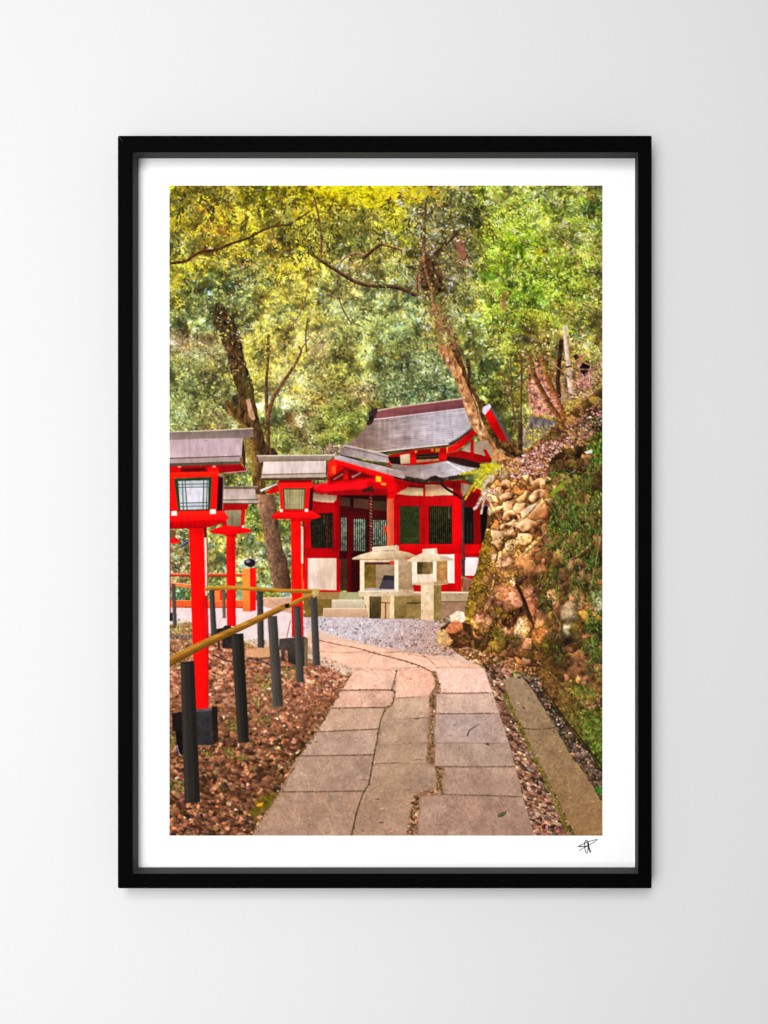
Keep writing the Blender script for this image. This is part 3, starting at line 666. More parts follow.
poly([(30,260),(78,258),(88,530),(30,540)], (189,4,14), 'S1', FL)
poly([(56,600),(286,600),(286,848),(56,840)], (226,198,174), 'S1', (.03,10), grad=((60,640),(206,178,158),(280,820)))
poly([(58,602),(140,602),(140,842),(58,840)], (240,216,206), 'S1', (.03,10), alpha=.5, soft=6)
poly([(282,596),(310,600),(308,880),(282,880)], (168,2,12), 'S1', FL)
poly([(30,590),(58,590),(58,860),(30,860)], (220,8,14), 'S1', FL)
poly([(30,842),(300,846),(300,880),(30,880)], (184,4,10), 'S1', FL)
# inside the porch: plaster, lattice screens, posts
for q, c in (([(310,130),(385,136),(385,205),(312,200)], (76,46,36)), ([(412,138),(530,150),(530,225),(412,222)], (84,52,38)), ([(560,160),(668,165),(668,236),(560,240)], (62,42,28))):
    poly(q, c, 'S1', (.12,8))
poly([(308,200),(670,240),(670,300),(308,290)], (64,8,10), 'S1', (.15,8))
for (xa, xb, ya, yb) in ((316,362,288,545), (412,508,300,545), (560,660,308,500)):
    poly([(xa,ya),(xb,ya),(xb,yb),(xa,yb)], (52,66,52), 'S1', (.3,8))
    leaves(zone([(xa,ya),(xb,ya),(xb,yb),(xa,yb)], 'S1', 1), int((xb-xa)*.8), (1.2,3), pal=[((110,135,110),4),((70,95,72),4),((160,175,150),2),((40,52,40),2)], alpha=.7)
    for x in range(xa + 7, xb, 15):
        line([(x,ya+2),(x,yb-2)], .8, .8, (172,182,162), 'S1', (.2,5), alpha=.78)
        line([(x+7,ya+2),(x+7,yb-2)], .9, .9, (28,24,18), 'S1', (.2,5), alpha=.75)
poly([(300,545),(400,545),(400,600),(300,606)], (54,5,8), 'S1', (.15,8))
poly([(362,240),(410,240),(410,880),(362,880)], (86,4,8), 'S1', (.1,8))
poly([(310,606),(362,606),(362,850),(308,850)], (66,40,26), 'S1', (.12,8))
poly([(392,560),(480,560),(470,880),(392,880)], (52,6,8), 'S1', (.15,8))
poly([(512,230),(560,240),(560,560),(512,560)], (48,10,9), 'S1', (.15,8))
poly([(640,360),(672,350),(668,410),(645,410)], (190,60,24), 'S1', (.1,5), soft=1)
# bell rope
for y in range(110, 545, 12):
    line([(538,y),(552,y+9)], 1.3, 1.3, (150,86,72) if (y // 12) % 2 else (88,28,26), 'S1', (.15,4), smooth=False)
poly([(500,80),(508,48),(552,48),(562,85),(530,104)], (46,42,32), 'S1', (.15,4))
poly([(500,84),(530,92),(540,86),(528,100),(505,98)], (176,120,110), 'S1', (.1,4))
# porch post
poly([(668,70),(728,60),(726,150),(668,150)], (232,6,12), 'S1', FL)
poly([(668,142),(724,142),(724,520),(668,520)], (230,108,76), 'S1', (.05,8), grad=((672,200),(206,66,48),(724,200)))
poly([(720,150),(768,150),(768,580),(724,580)], (176,2,8), 'S1', FL)
# big curved porch beam
poly([(60,55),(120,35),(300,12),(520,-20),(640,-30),(768,10),(768,90),(720,120),(660,80),(520,70),(300,90),(130,100),(100,60)], (226,6,14), 'S1', FL)
poly([(120,92),(300,84),(520,72),(668,80),(668,104),(520,118),(310,112),(285,180),(290,110)], (148,2,8), 'S1', FL)
poly([(100,40),(240,12),(430,-18),(480,0),(300,30),(120,62)], (240,26,40), 'S1', FL)

# porch gable (R1)
poly([(60,520),(108,488),(640,640),(700,690),(640,730),(540,768),(60,768)], (206,4,10), 'R1', FL)
poly([(80,690),(430,640),(500,670),(500,720),(90,745),(0,768),(0,690)], (238,14,26), 'R1', FL)
poly([(70,650),(190,560),(420,628),(250,650),(110,665)], (124,8,10), 'R1', (.1,8))
poly([(100,645),(175,600),(180,610),(110,655)], (196,130,120), 'R1', FL)
poly([(240,625),(310,590),(320,600),(250,640)], (190,120,112), 'R1', FL)
poly([(180,575),(215,575),(218,650),(182,650)], (224,12,16), 'R1', FL)
poly([(60,520),(110,488),(130,520),(120,610),(70,620)], (248,34,20), 'R1', FL)
poly([(90,545),(120,545),(122,610),(92,600)], (250,90,30), 'R1', FL, soft=1)
poly([(110,492),(180,505),(400,570),(640,640),(640,668),(500,630),(370,600),(180,540),(120,525)], (250,14,14), 'R1', FL)
poly([(360,660),(520,700),(520,768),(360,768)], (190,4,10), 'R1', FL, soft=1)
poly([(330,720),(400,700),(420,740),(330,745)], (60,40,30), 'R1', FL, soft=1)
poly([(430,622),(470,628),(470,668),(430,664)], (252,186,34), 'R1', FL)
poly([(470,672),(508,676),(506,696),(470,692)], (248,140,50), 'R1', FL)
poly([(520,660),(660,690),(640,720),(560,735),(590,768),(520,768)], (222,6,12), 'R1', FL)
# body between the roofs
poly([(500,470),(768,415),(768,520),(640,560),(520,540)], (176,6,10), 'R1', FL)
poly([(0,425),(290,400),(300,500),(120,535),(0,545)], (176,6,10), 'R2', FL)
poly([(615,462),(692,450),(692,524),(618,530)], (206,186,152), 'R1', (.04,6), grad=((620,470),(170,150,120),(690,520)))
poly([(518,478),(612,472),(622,545),(560,540)], (34,20,16), 'R1', (.2,6))
poly([(640,545),(768,528),(768,545),(660,575)], (80,52,36), 'R1', (.2,6))
poly([(50,458),(218,448),(218,490),(48,500)], (34,26,18), 'R2', (.2,6))
poly([(48,498),(218,488),(225,505),(48,520)], (170,120,80), 'R2', (.1,6))
line([(60,478),(216,468)], .8, .8, (84,70,52), 'R2')
poly([(0,436),(42,434),(42,528),(0,530)], (206,6,12), 'R2', FL)
poly([(224,408),(280,405),(282,496),(226,498)], (212,10,12), 'R2', FL)
for q in ([(36,428),(54,426),(54,444),(36,446)], [(160,414),(180,412),(180,434),(160,436)], [(192,414),(228,410),(226,438),(194,440)], [(278,402),(292,400),(300,444),(282,446)]):
    poly(q, (250,180,60), 'R2', (.06,6))
# right gable end
poly([(390,430),(470,360),(600,350),(640,470),(560,470)], (172,150,124), 'R2', (.06,8))
poly([(464,350),(488,345),(488,450),(464,450)], (176,10,12), 'R2', FL)
poly([(290,450),(385,425),(480,445),(620,480),(630,520),(540,520),(300,485)], (150,6,10), 'R2', (.08,8))
poly([(560,420),(585,420),(620,480),(590,490)], (190,8,14), 'R2', FL)
poly([(284,470),(420,490),(560,530),(520,570),(280,510)], (46,24,22), 'R2', (.25,6))
poly([(288,446),(290,405),(360,362),(430,310),(480,265),(508,290),(470,340),(420,385),(350,430)], (228,14,14), 'R2', FL, grad=((300,400),(206,4,10),(380,430)))
poly([(575,150),(612,105),(640,130),(660,175),(755,350),(720,360),(680,335),(620,250)], (228,6,14), 'R2', FL, grad=((600,150),(180,6,10),(620,260)))
poly([(614,92),(640,110),(680,180),(775,335),(768,358),(748,352),(660,185),(625,125)], (92,84,82), 'R2', (.1,6))
poly([(558,95),(610,68),(624,92),(575,155),(556,135)], (216,206,224), 'R2', (.04,6))

# seams between the timbers
for p in ([(40,240),(300,240)], [(30,532),(476,530)], [(60,600),(490,606)], [(60,160),(256,164)], [(270,168),(400,160),(546,158)], [(60,240),(60,530)], [(230,240),(230,530)], [(298,240),(300,530)], [(548,170),(549,760)], [(486,60),(486,156)]):
    line(p, .6, .6, (112,2,8), 'S2', None, alpha=.55, smooth=False)
for p in ([(478,236),(478,524)], [(232,245),(234,528)], [(64,536),(470,535)]):
    line(p, .5, .5, (255,50,36), 'S2', None, alpha=.5, smooth=False)
for p in ([(30,596),(300,598)], [(60,180),(290,184)], [(76,258),(256,256)], [(256,258),(256,522)], [(30,530),(300,528)], [(284,180),(284,590)], [(100,104),(284,116)], [(60,602),(60,840)], [(284,602),(284,842)]):
    line(p, .6, .6, (104,2,8), 'S1', None, alpha=.6, smooth=False)
for p in ([(130,100),(300,90),(520,70)], [(668,104),(726,100)]):
    line(p, .7, .7, (112,2,8), 'S1', None, alpha=.6)
# main roof
ROOF = [(365,232),(420,196),(768,148),(1108,108),(1140,180),(1160,262),(1070,330),(980,378),(768,402),(440,438),(320,412),(195,382),(270,335),(325,285)]
poly(ROOF, (140,112,98), 'R1', (.08,7,3,.7), grad=((330,330),(192,182,190),(860,190)))
rm = zone(ROOF, 'R1', 0)
for i in range(17):
    f = i / 16; g = f ** 1.15
    a = (378 - 180 * g - 20 * math.sin(f * 3.1), 226 + 156 * g); b = (768, 152 + 250 * g); c2 = (1120 - 60 * max(f-.5,0)*2, 112 + 268 * g)
    mid = ((a[0] + b[0]) / 2, (a[1] + b[1]) / 2 + 8 * g)
    line([a, mid, b, c2], .55, .55, (104,86,92), 'R1', (.3,5,3,1), alpha=.30 if i % 3 else .45)
    if i % 3 == 1:
        line([(mid[0],mid[1]+5),(b[0],b[1]+5),(c2[0],c2[1]+5)], .7, .5, (232,226,236), 'R1', (.2,5,3,1), alpha=.25)
# worn streaks running down the slope
st = noise(5, 77, 1, 9)
k = (rm * np.clip(st, 0, 2) * .07)[..., None]; img[:] = img * (1 - k) + np.array([236, 230, 238], F) * k
k = (rm * np.clip(noise(9, 78, 2.5, 1) - .4, 0, 2) * .14)[..., None]; img[:] = img * (1 - k) + np.array([96, 76, 76], F) * k
line([(196,384),(320,414),(438,438),(600,420),(768,402),(985,378)], 1.0, 1.1, (232,212,200), 'R1', FL, smooth=False)
line([(320,422),(438,446),(600,428),(768,410),(985,388),(1080,330),(1162,268)], 1.0, 1.3, (58,40,38), 'R1', FL, smooth=False, alpha=.85)
line([(985,372),(1075,322),(1160,256)], 1.0, 1.0, (120,104,108), 'R1', FL)
# ridge
poly([(425,118),(560,98),(768,72),(1090,30),(1110,108),(768,150),(420,196),(400,180)], (150,86,88), 'R1', (.08,8,3,.6), grad=((600,90),(116,66,72),(620,180)))
line([(405,190),(560,172),(768,146),(1108,104)], 1.0, 1.0, (228,214,220), 'R1', FL, smooth=False)
line([(400,128),(560,97),(768,70),(1090,28)], 1.1, 1.1, (206,184,172), 'R1', FL, smooth=False)
line([(430,140),(768,88),(1095,48)], .6, .6, (96,54,58), 'R1', FL, alpha=.6)
poly([(376,140),(395,108),(446,102),(432,150),(412,190),(402,222),(372,236),(352,218),(376,180)], (58,42,40), 'R1', (.25,5), wob=.6)

# lower roofs
poly([(530,525),(660,540),(768,545),(768,640),(650,625)], (148,128,122), 'R1', (.11,7))
poly([(0,540),(120,535),(290,508),(380,540),(520,562),(440,598),(250,640),(120,655),(0,632),(-120,600)], (146,128,122), 'R2', (.12,7,3,.7), grad=((0,580),(196,186,192),(340,535)))
line([(285,512),(345,552),(420,590)], 1.4, 1.2, (242,236,244), 'R2', FL)
line([(300,505),(400,540),(500,560)], .9, .8, (92,72,66), 'R2', FL)
poly([(-120,612),(0,628),(120,652),(190,618),(250,636),(440,595),(470,605),(380,640),(250,668),(120,675),(-10,668),(-125,640)], (58,44,36), 'R2', (.3,5), wob=.5)
poly([(130,650),(160,625),(205,620),(230,650),(180,668)], (50,34,30), 'R2', (.3,5))
line([(-110,640),(0,660),(120,684),(250,672)], .8, .8, (24,16,14), 'R2', FL)
poly([(-120,645),(0,668),(110,690),(110,705),(-110,680)], (166,8,12), 'R2', FL)
poly([(108,470),(150,462),(300,505),(480,545),(650,590),(656,636),(640,640),(400,572),(180,508),(112,492)], (166,150,154), 'R1', (.11,7,2,1), grad=((200,480),(178,156,150),(560,600)))
line([(110,490),(180,508),(400,572),(640,640)], .9, .9, (160,150,140), 'R1', FL, smooth=False)
line([(160,462),(300,500),(480,540),(540,556)], 1.0, .8, (44,34,34), 'R1', FL, smooth=False)
poly([(172,390),(200,384),(440,440),(522,470),(532,522),(400,505),(150,458),(150,430)], (132,114,108), 'R1', (.10,7), grad=((200,400),(176,160,158),(330,500)))
line([(172,386),(320,414),(440,442),(522,468)], 1.0, .9, (202,182,170), 'R1', FL, smooth=False)
line([(190,402),(330,432),(520,480)], .6, .6, (78,62,60), 'R1', FL, smooth=False, alpha=.8)
# shade under the eaves
poly([(50,60),(130,64),(290,72),(480,44),(560,60),(560,110),(480,96),(290,120),(130,112),(50,110)], (40,2,4), 'S2', None, alpha=.38, soft=4)
poly([(100,92),(300,84),(520,70),(668,70),(668,150),(520,130),(300,140),(100,150)], (30,2,4), 'S1', None, alpha=.35, soft=5)
poly([(0,430),(280,405),(300,430),(280,450),(0,470)], (40,4,4), 'R2', None, alpha=.35, soft=3)
poly([(60,640),(200,560),(420,628),(400,650),(220,600),(80,690)], (40,2,4), 'R1', None, alpha=.35, soft=3)
# gutter pipe
line([(395,72),(440,110),(500,145),(555,185)], 2.4, 2.2, (40,28,26), 'S2', (.1,5), c2=(20,12,12), smooth=False)
line([(562,180),(562,420),(566,768)], 2.4, 2.4, (82,80,76), 'S2', (.08,6), c2=(46,44,40), smooth=False)
line([(322,0),(332,120)], 2.4, 2.4, (82,80,76), 'W1', (.08,6), c2=(46,44,40))
line([(334,132),(415,160)], 1.2, 1.0, (150,140,130), 'W1', FL)
CUR[0] = WOOD
leaves(zone([(20,420),(70,375),(140,360),(185,395),(150,440),(100,470),(30,455)], 'R1', 1.5), 130, (1.2, 2.8), pal=[((196,150,150),4),((160,110,112),3),((225,195,190),2),((110,70,70),2),((150,150,90),2)])
CUR[0] = TREE_R

# stone base and steps
CUR[0] = STEPS
poly([(470,246),(760,246),(760,450),(470,450)], (150,118,80), 'S4', (.12,6))
CUR[0] = SHRINE
poly([(380,520),(760,580),(760,700),(740,880),(380,880)], (70,6,8), 'S1', (.1,6), alpha=.0)
poly([(300,560),(480,560),(480,884),(300,884)], (48,7,8), 'S1', (.15,8), alpha=.0)
poly([(460,600),(720,600),(720,884),(460,884)], (56,8,8), 'S1', (.15,8))
CUR[0] = PLINTH
poly([(-180,245),(375,245),(370,318),(-180,318)], (178,152,118), 'W1', (.10,6))
poly([(-180,318),(365,318),(360,440),(-180,440)], (158,122,96), 'W1', (.14,6))
line([(-180,247),(375,249)], 1.5, 1.5, (228,218,192), 'W1', FL)
line([(-180,318),(368,320)], .8, .8, (96,72,48), 'W1', FL)
CUR[0] = STEPS
poly([(30,246),(320,246),(320,300),(240,310),(30,310)], (150,120,74), 'S4', (.10,7))
poly([(30,300),(250,300),(245,372),(185,375),(180,440),(30,440)], (116,94,44), 'S4', (.14,7))
poly([(305,246),(480,246),(480,308),(300,308)], (166,160,118), 'S4', (.06,7))
poly([(246,305),(500,305),(500,372),(242,372)], (212,196,168), 'S4', (.05,7), grad=((300,310),(190,168,140),(300,370)))
poly([(180,370),(535,370),(535,440),(175,440)], (214,178,146), 'S4', (.06,7), grad=((300,375),(190,148,116),(300,436)))
line([(246,306),(490,306)], .7, .7, (236,222,196), 'S4', FL); line([(180,371),(500,371)], .7, .7, (240,220,190), 'S4', FL)
STN = (.07, 4)
# ---------------------------------------------------------------- ground far: pale court, gravel
CUR[0] = PATH
poly([(169,603),(262,601),(298,608),(304,617),(440,618),(470,640),(480,700),(169,700)], (216,184,164), None, (.06,8))
poly([(169,604),(262,600),(298,606),(304,618),(308,640),(169,640)], (230,206,204), None, (.05,8))
CUR[0] = STEPS
poly([(263,598),(296,597),(300,606),(306,612),(300,616),(262,606)], (206,160,132), None, (.08,6))
line([(263,598),(297,597)], .8, .8, (232,205,180), None, FL)
CUR[0] = GRAVEL
GR = [(306,617),(345,617),(400,618),(440,616),(462,622),(470,640),(455,655),(430,656),(390,650),(350,640),(320,630),(300,632)]
poly(GR, (200,186,190), None, (.08,4), wob=.8, grad=((370,625),(186,150,136),(430,658)))
gz_ = zone(GR, None, 1.2)
leaves(gz_, 2400, (.8, 1.5), pal=[((214,202,210),4),((194,180,190),5),((170,155,164),4),((222,212,220),1),((208,182,174),2)], asp=(.5,.8), idv=-1, alpha=.45)
leaves(gz_ * np.exp(.8*n5), 170, (1.0, 2.0), pal=[((96,82,80),3),((120,104,104),3),((70,56,50),2)], asp=(.4,.8), ang=(0,1.5))
leaves(zone([(350,640),(400,636),(440,630),(462,640),(458,658),(420,657),(380,650)], None, 3), 520, (1, 2.2), pal=[((190,150,130),3),((150,110,92),3),((110,80,66),2),((220,195,185),2)], asp=(.4,.7))

# ---------------------------------------------------------------- stone lanterns
def stone_box(c_dirt):
    pass
CUR[0] = SLAN_A
poly([(262,385),(530,385),(530,536),(262,536)], (170,132,96), 'S3', (.14,5), idv=STEPS)
poly([(420,390),(520,390),(520,534),(420,534)], (140,116,68), 'S3', (.16,5), idv=STEPS)
line([(430,436),(515,434)], 1.6, 1.4, (72,54,34), 'S3', FL, idv=STEPS)
poly([(262,392),(322,392),(322,532),(262,532)], (206,164,124), 'S3', (.08,5), idv=STEPS)
line([(264,432),(318,434)], 1.0, .9, (92,64,40), 'S3', FL); line([(292,436),(291,530)], 1.2, 1.2, (110,78,50), 'S3', FL)
poly([(187,388),(264,390),(262,534),(187,534)], (104,86,44), 'S3', (.16,5), grad=((190,400),(66,52,24),(260,520)))
poly([(150,390),(188,390),(188,534),(186,532)], (228,204,158), 'S3', STN)
poly([(345,388),(422,388),(422,534),(345,534)], (152,128,70), 'S3', (.14,5), grad=((350,400),(120,98,48),(420,530)))
poly([(320,390),(347,390),(347,534),(320,534)], (236,208,156), 'S3', STN)
poly([(370,150),(462,155),(470,360),(370,362)], (186,154,118), 'S3', (.12,4), grad=((380,200),(166,132,96),(460,340)))
poly([(128,150),(372,150),(372,362),(128,362)], (226,202,160), 'S3', STN)
poly([(155,178),(346,178),(346,350),(155,350)], (128,102,44), 'S3', (.14,5))
poly([(155,182),(232,182),(232,348),(155,348)], (112,88,28), 'S3', (.16,5), grad=((158,200),(138,112,48),(230,340)))
poly([(230,190),(346,190),(346,346),(230,346)], (172,146,112), 'S3', (.1,5), grad=((240,200),(142,116,84),(340,330)))
poly([(155,174),(346,174),(346,188),(155,190)], (96,40,24), 'S3', (.1,5))
poly([(316,166),(345,164),(345,188),(320,186)], (226,60,34), 'S3', FL, soft=.6)
poly([(160,340),(346,338),(350,354),(155,354)], (186,172,164), 'S3', (.08,4))
poly([(248,345),(282,258),(346,260),(346,346)], (74,66,80), 'S3', (.08,5))
poly([(282,258),(346,260),(346,290),(270,288)], (46,40,44), 'S3', (.08,5))
poly([(348,165),(372,162),(374,356),(348,356)], (250,232,200), 'S3', (.04,5))
poly([(128,160),(156,162),(156,360),(130,360)], (244,222,178), 'S3', (.05,5))
poly([(118,358),(374,352),(472,350),(470,384),(345,392),(122,392)], (216,192,154), 'S3', STN)
line([(122,361),(372,356)], 1.0, .8, (246,232,206), 'S3', FL)
poly([(374,356),(472,352),(470,384),(374,390)], (196,166,128), 'S3', STN)
poly([(76,150),(128,126),(200,106),(260,103),(388,101),(440,112),(484,130),(450,140),(390,148),(340,156),(128,158),(85,156)], (236,214,172), 'S3', (.06,4), grad=((260,104),(204,172,126),(270,156)))
poly([(340,150),(420,134),(484,130),(446,146),(372,160)], (188,152,112), 'S3', STN)
line([(80,155),(128,157),(340,156)], .7, .7, (160,128,90), 'S3', FL)
poly([(206,76),(364,64),(376,70),(378,102),(330,98),(206,106)], (238,222,190), 'S3', (.05,4), grad=((208,80),(222,196,158),(300,104)))
poly([(364,66),(378,72),(378,102),(362,98)], (206,172,132), 'S3', STN)
CUR[0] = SLAN_B
poly([(598,318),(648,316),(646,546),(598,546)], (134,118,50), 'S3', (.16,5), grad=((600,330),(152,124,72),(640,330)))
poly([(518,320),(600,320),(600,546),(518,540)], (246,218,176), 'S3', (.06,4), grad=((540,330),(232,190,146),(560,545)))
for q in ([(548,364),(566,362),(564,378),(550,380)], [(542,430),(570,424),(572,432),(545,438)], [(544,440),(552,440),(550,452),(540,452)], [(560,436),(568,440),(572,450),(564,448)]):
    poly(q, (196,172,142), 'S3', (.1,4), alpha=.8, soft=.6)
poly([(612,158),(688,158),(688,300),(612,300)], (188,138,72), 'S3', (.14,4), grad=((615,170),(170,116,62),(686,290)))
poly([(460,166),(616,166),(616,310),(460,310)], (240,216,182), 'S3', STN)
poly([(492,172),(596,172),(596,252),(492,252)], (102,82,34), 'S3', (.2,4), grad=((500,175),(150,124,72),(590,250)))
poly([(494,174),(530,174),(526,250),(494,250)], (70,54,20), 'S3', (.2,4), alpha=.7)
poly([(460,170),(492,172),(494,318),(462,316)], (250,234,206), 'S3', (.04,4))
poly([(594,168),(616,166),(618,306),(598,306)], (250,234,206), 'S3', (.04,4))
poly([(500,252),(600,248),(602,306),(498,312)], (244,216,184), 'S3', (.05,4))
poly([(458,306),(600,300),(694,292),(694,312),(644,320),(520,322),(462,318)], (222,192,152), 'S3', STN)
poly([(600,300),(694,292),(694,312),(602,318)], (192,148,98), 'S3', STN)
poly([(428,160),(470,138),(524,116),(618,114),(634,126),(680,132),(724,150),(724,160),(640,166),(540,168),(440,172)], (242,222,186), 'S3', (.05,4), grad=((520,116),(226,196,152),(520,170)))
poly([(634,128),(724,152),(724,162),(640,166)], (206,180,150), 'S3', STN)
poly([(528,90),(618,84),(622,116),(528,120)], (244,230,204), 'S3', (.04,4))
poly([(606,86),(620,84),(624,116),(608,116)], (216,184,146), 'S3', STN)
CUR[0] = WOOD
leaves(zone([(605,530),(640,525),(692,535),(690,562),(610,560)], 'S3', 1), 70, (1.0, 2.4), pal=[((96,88,34),4),((70,62,24),3),((130,118,60),2)])

sm_ = blur(np.isin(ids, [SLAN_A, SLAN_B]).astype(F), .5)[..., None]
g_ = img.mean(2, keepdims=True)
tx_ = np.exp(.026 * fbm(5, 71, 3) + .02 * fbm(18, 72, 2) - .03 * np.clip(noise(4, 73, 1, 3) - .8, 0, 2))[..., None]
img[:] = img * (1 - sm_) + np.clip((img * .86 + g_ * .14) * tx_ * np.array([1.0, .98, .975], F), 0, 255) * sm_

# ---------------------------------------------------------------- orange railing by the court (F1)
CUR[0] = RAILING
poly([(-5,456),(190,456),(190,472),(-5,470)], (226,70,44), 'F1', (.06,6)); line([(0,458),(186,459)], .6, .6, (250,180,140), 'F1', FL)
poly([(340,456),(660,452),(660,472),(340,474)], (226,70,44), 'F1', (.06,6)); line([(345,458),(655,455)], .6, .6, (252,200,160), 'F1', FL)
poly([(-5,470),(190,472),(190,486),(-5,482)], (150,30,26), 'F1', FL, alpha=.8)
poly([(340,474),(650,472),(650,484),(340,486)], (150,30,26), 'F1', FL, alpha=.8)
poly([(15,530),(190,552),(190,580),(15,556)], (244,118,66), 'F1', (.05,6))
line([(18,530),(188,550)], .7, .7, (255,190,140), 'F1', FL)
poly([(15,684),(700,684),(700,745),(15,745)], (240,96,44), 'F1', (.05,6))
line([(60,686),(650,686)], .6, .6, (255,160,100), 'F1', FL)
poly([(70,738),(650,742),(650,752),(70,748)], (160,60,34), 'F1', FL)
poly([(398,600),(446,600),(446,700),(398,700)], (246,124,58), 'F1', FL)
poly([(444,600),(478,600),(478,684),(444,684)], (232,24,20), 'F1', FL)
poly([(584,600),(650,600),(650,684),(584,684)], (130,150,110), 'F1', (.25,6), idv=WOOD)
poly([(636,408),(702,408),(702,782),(640,778)], (248,142,62), 'F1', (.04,6), grad=((640,500),(240,120,52),(700,700)))
poly([(700,410),(752,408),(752,770),(700,782)], (236,16,16), 'F1', FL)
poly([(648,412),(702,404),(702,414),(648,420)], (250,200,160), 'F1', FL)
poly([(648,358),(664,340),(700,330),(738,338),(748,362),(742,388),(715,404),(690,396),(664,390)], (44,28,44), 'F1', (.12,5))
poly([(656,350),(680,338),(704,344),(700,360),(676,368)], (150,140,160), 'F1', FL, soft=1)
poly([(90,232),(120,205),(170,160),(180,200),(120,232)], (62,66,90), 'F1', (.2,4), idv=WOOD)
line([(100,225),(170,178)], .7, .7, (150,155,175), 'F1', FL, idv=WOOD)

# ---------------------------------------------------------------- leaf litter bank on the left
CUR[0] = LITTER
LIT = [(160,626),(190,622),(210,634),(240,640),(262,650),(280,648),(300,655),(320,664),(345,676),(356,672),(345,688),(333,705),(320,728),(303,754),(282,787),(250,840),(160,840)]
poly(LIT, (134,92,70), None, (.14,8), wob=1)
lz_ = zone(LIT, None, 1.5)
yy = np.linspace(PY0, PY1, H, dtype=F)[:, None] * np.ones((1, W), F)
farw = lz_ * np.clip((735 - yy) / 50, 0, 1); midw = lz_ * np.clip((yy - 660) / 50, 0, 1)
LP = [((200,146,122),5),((178,120,97),6),((156,100,78),5),((216,170,146),2.5),((132,86,66),4),((104,68,50),3),((78,50,36),1.6),((224,190,172),.8)]
FARL = [((196,142,118),5),((172,116,94),6),((152,98,76),5),((210,164,140),2),((130,86,66),4),((108,72,54),3)]
NEAL = [((140,96,72),5),((118,80,58),6),((160,112,86),3.5),((92,62,44),5),((72,48,34),3.5),((184,130,104),1.4),((122,98,66),2)]
rubble(165, 620, 360, 745, 3.2, FARL, farw, 501, .28, .15, 2.1, depth2=.36)
rubble(165, 680, 345, 840, 4.2, NEAL, midw * np.clip((yy - 690) / 50, 0, 1), 502, .36, .15, 2.0, depth2=.42)
leaves(farw, 900, (1.8, 4.4), pal=LP, asp=(.35,.7), lum=n5, lamp=.22, ang=(0,2.2), jit=.15)
LP2 = [((146,100,76),5),((122,82,60),5),((168,118,92),4),((92,62,44),4),((62,40,28),2.6),((192,140,114),2.2),((124,98,68),2.5)]
leaves(midw * np.exp(.4*n12), 640, (2.2, 6.0), pal=LP2, asp=(.35,.7), lum=n5, lamp=.3, ang=(0,2.2), jit=.18)
leaves(midw * np.clip((770 - yy) / 40, 0, 1), 260, (1.8, 4.8), pal=LP, asp=(.35,.7), lum=n12, lamp=.2, ang=(0,2.4), jit=.16)
botw = midw * np.clip((yy - 715) / 70, 0, 1)
leaves(botw * np.exp(.5*n12), 380, (2.2, 5.4), pal=[((104,72,52),5),((80,54,38),5),((132,92,68),4),((58,38,26),3.5),((38,24,16),2.4),((164,116,88),1.6),((110,90,62),2)], asp=(.35,.65), ang=(0,2.2), lum=n5, lamp=.25, jit=.14)
leaves(midw, 160, (1.4, 3.4), pal=[((52,34,22),3),((70,46,32),3),((190,140,112),1.0),((150,104,80),2)], asp=(.25,.45), ang=(0,2))
leaves(midw, 46, (3.4, 5.6), pal=[((206,130,104),4),((190,110,88),3),((222,150,126),2),((176,118,80),2)], asp=(.55,.8), ang=(0,2.5))
leaves(zone([(175,690),(345,690),(300,750),(270,800),(169,830)], None, 8), 34, (2.6, 4.4), pal=[((220,150,130),3),((232,176,150),2),((205,100,80),2)], asp=(.5,.8))
lb = lz_[..., None]; img[:] = img * (1 - lb) + np.clip(blur(img, .8) * np.array([1.0, .97, .92], F), 0, 255) * lb
# moss and sprouts in the litter
for (x, y, rx, ry, n) in ((262,720,8,5,26),(232,725,5,5,36),(230,752,5,4,30),(242,757,4,3,20),(207,753,5,2,18),(178,785,9,6,60),(268,690,9,8,50),(262,680,8,7,50),(290,672,7,6,40),(256,700,6,6,26),(172,740,4,8,26),(275,705,5,3,20)):
    leaves(zone([(x-rx,y-ry),(x+rx,y-ry),(x+rx,y+ry),(x-rx,y+ry)], None, 3), int(n * 1.7), (1.2, 3.4), pal=[((120,118,50),4),((98,104,42),4),((150,136,70),3),((78,120,54),1.5)], alpha=.85)
leaves(zone([(169,626),(196,624),(200,648),(194,668),(169,668)], None, 3), 420, (1.2, 3.2), pal=[((128,126,62),4),((160,150,88),3),((96,92,44),4),((190,170,140),2),((120,80,60),2)])
leaves(zone([(169,618),(196,622),(196,632),(169,634)], None, 2), 110, (1.2, 3.0), pal=[((150,160,70),4),((180,180,110),3),((110,120,50),3)])
line([(169,638),(182,636),(196,638)], 1.8, 1.6, (96,96,108), None, (.2,4), alpha=.8)
leaves(zone([(242,640),(266,638),(266,646),(244,648)], None, 2), 60, (1.2, 2.6), pal=[((150,140,50),4),((120,105,40),3),((190,160,100),2)])
poly([(245,650),(270,646),(286,650),(284,656),(262,657),(246,657)], (206,154,112), None, (.12,5), soft=1)
line([(214,655),(228,661),(240,660)], 1.6, 1.4, (82,62,54), None, (.2,4)); line([(248,658),(262,661),(272,666)], 2.4, 1.8, (92,78,70), None, (.2,4))
leaves(zone([(302,690),(318,715),(300,740),(282,770),(262,800),(275,800),(300,755),(325,715),(335,700)], None, 2), 130, (1.2, 2.8), pal=[((100,92,30),4),((78,70,26),4),((130,115,45),2),((70,46,30),3)])
poly([(262,796),(282,792),(270,806),(256,818),(248,812)], (98,90,22), None, (.25,5), soft=2, alpha=.85)
poly([(258,803),(264,802),(262,806),(256,806)], (216,150,40), None, FL)

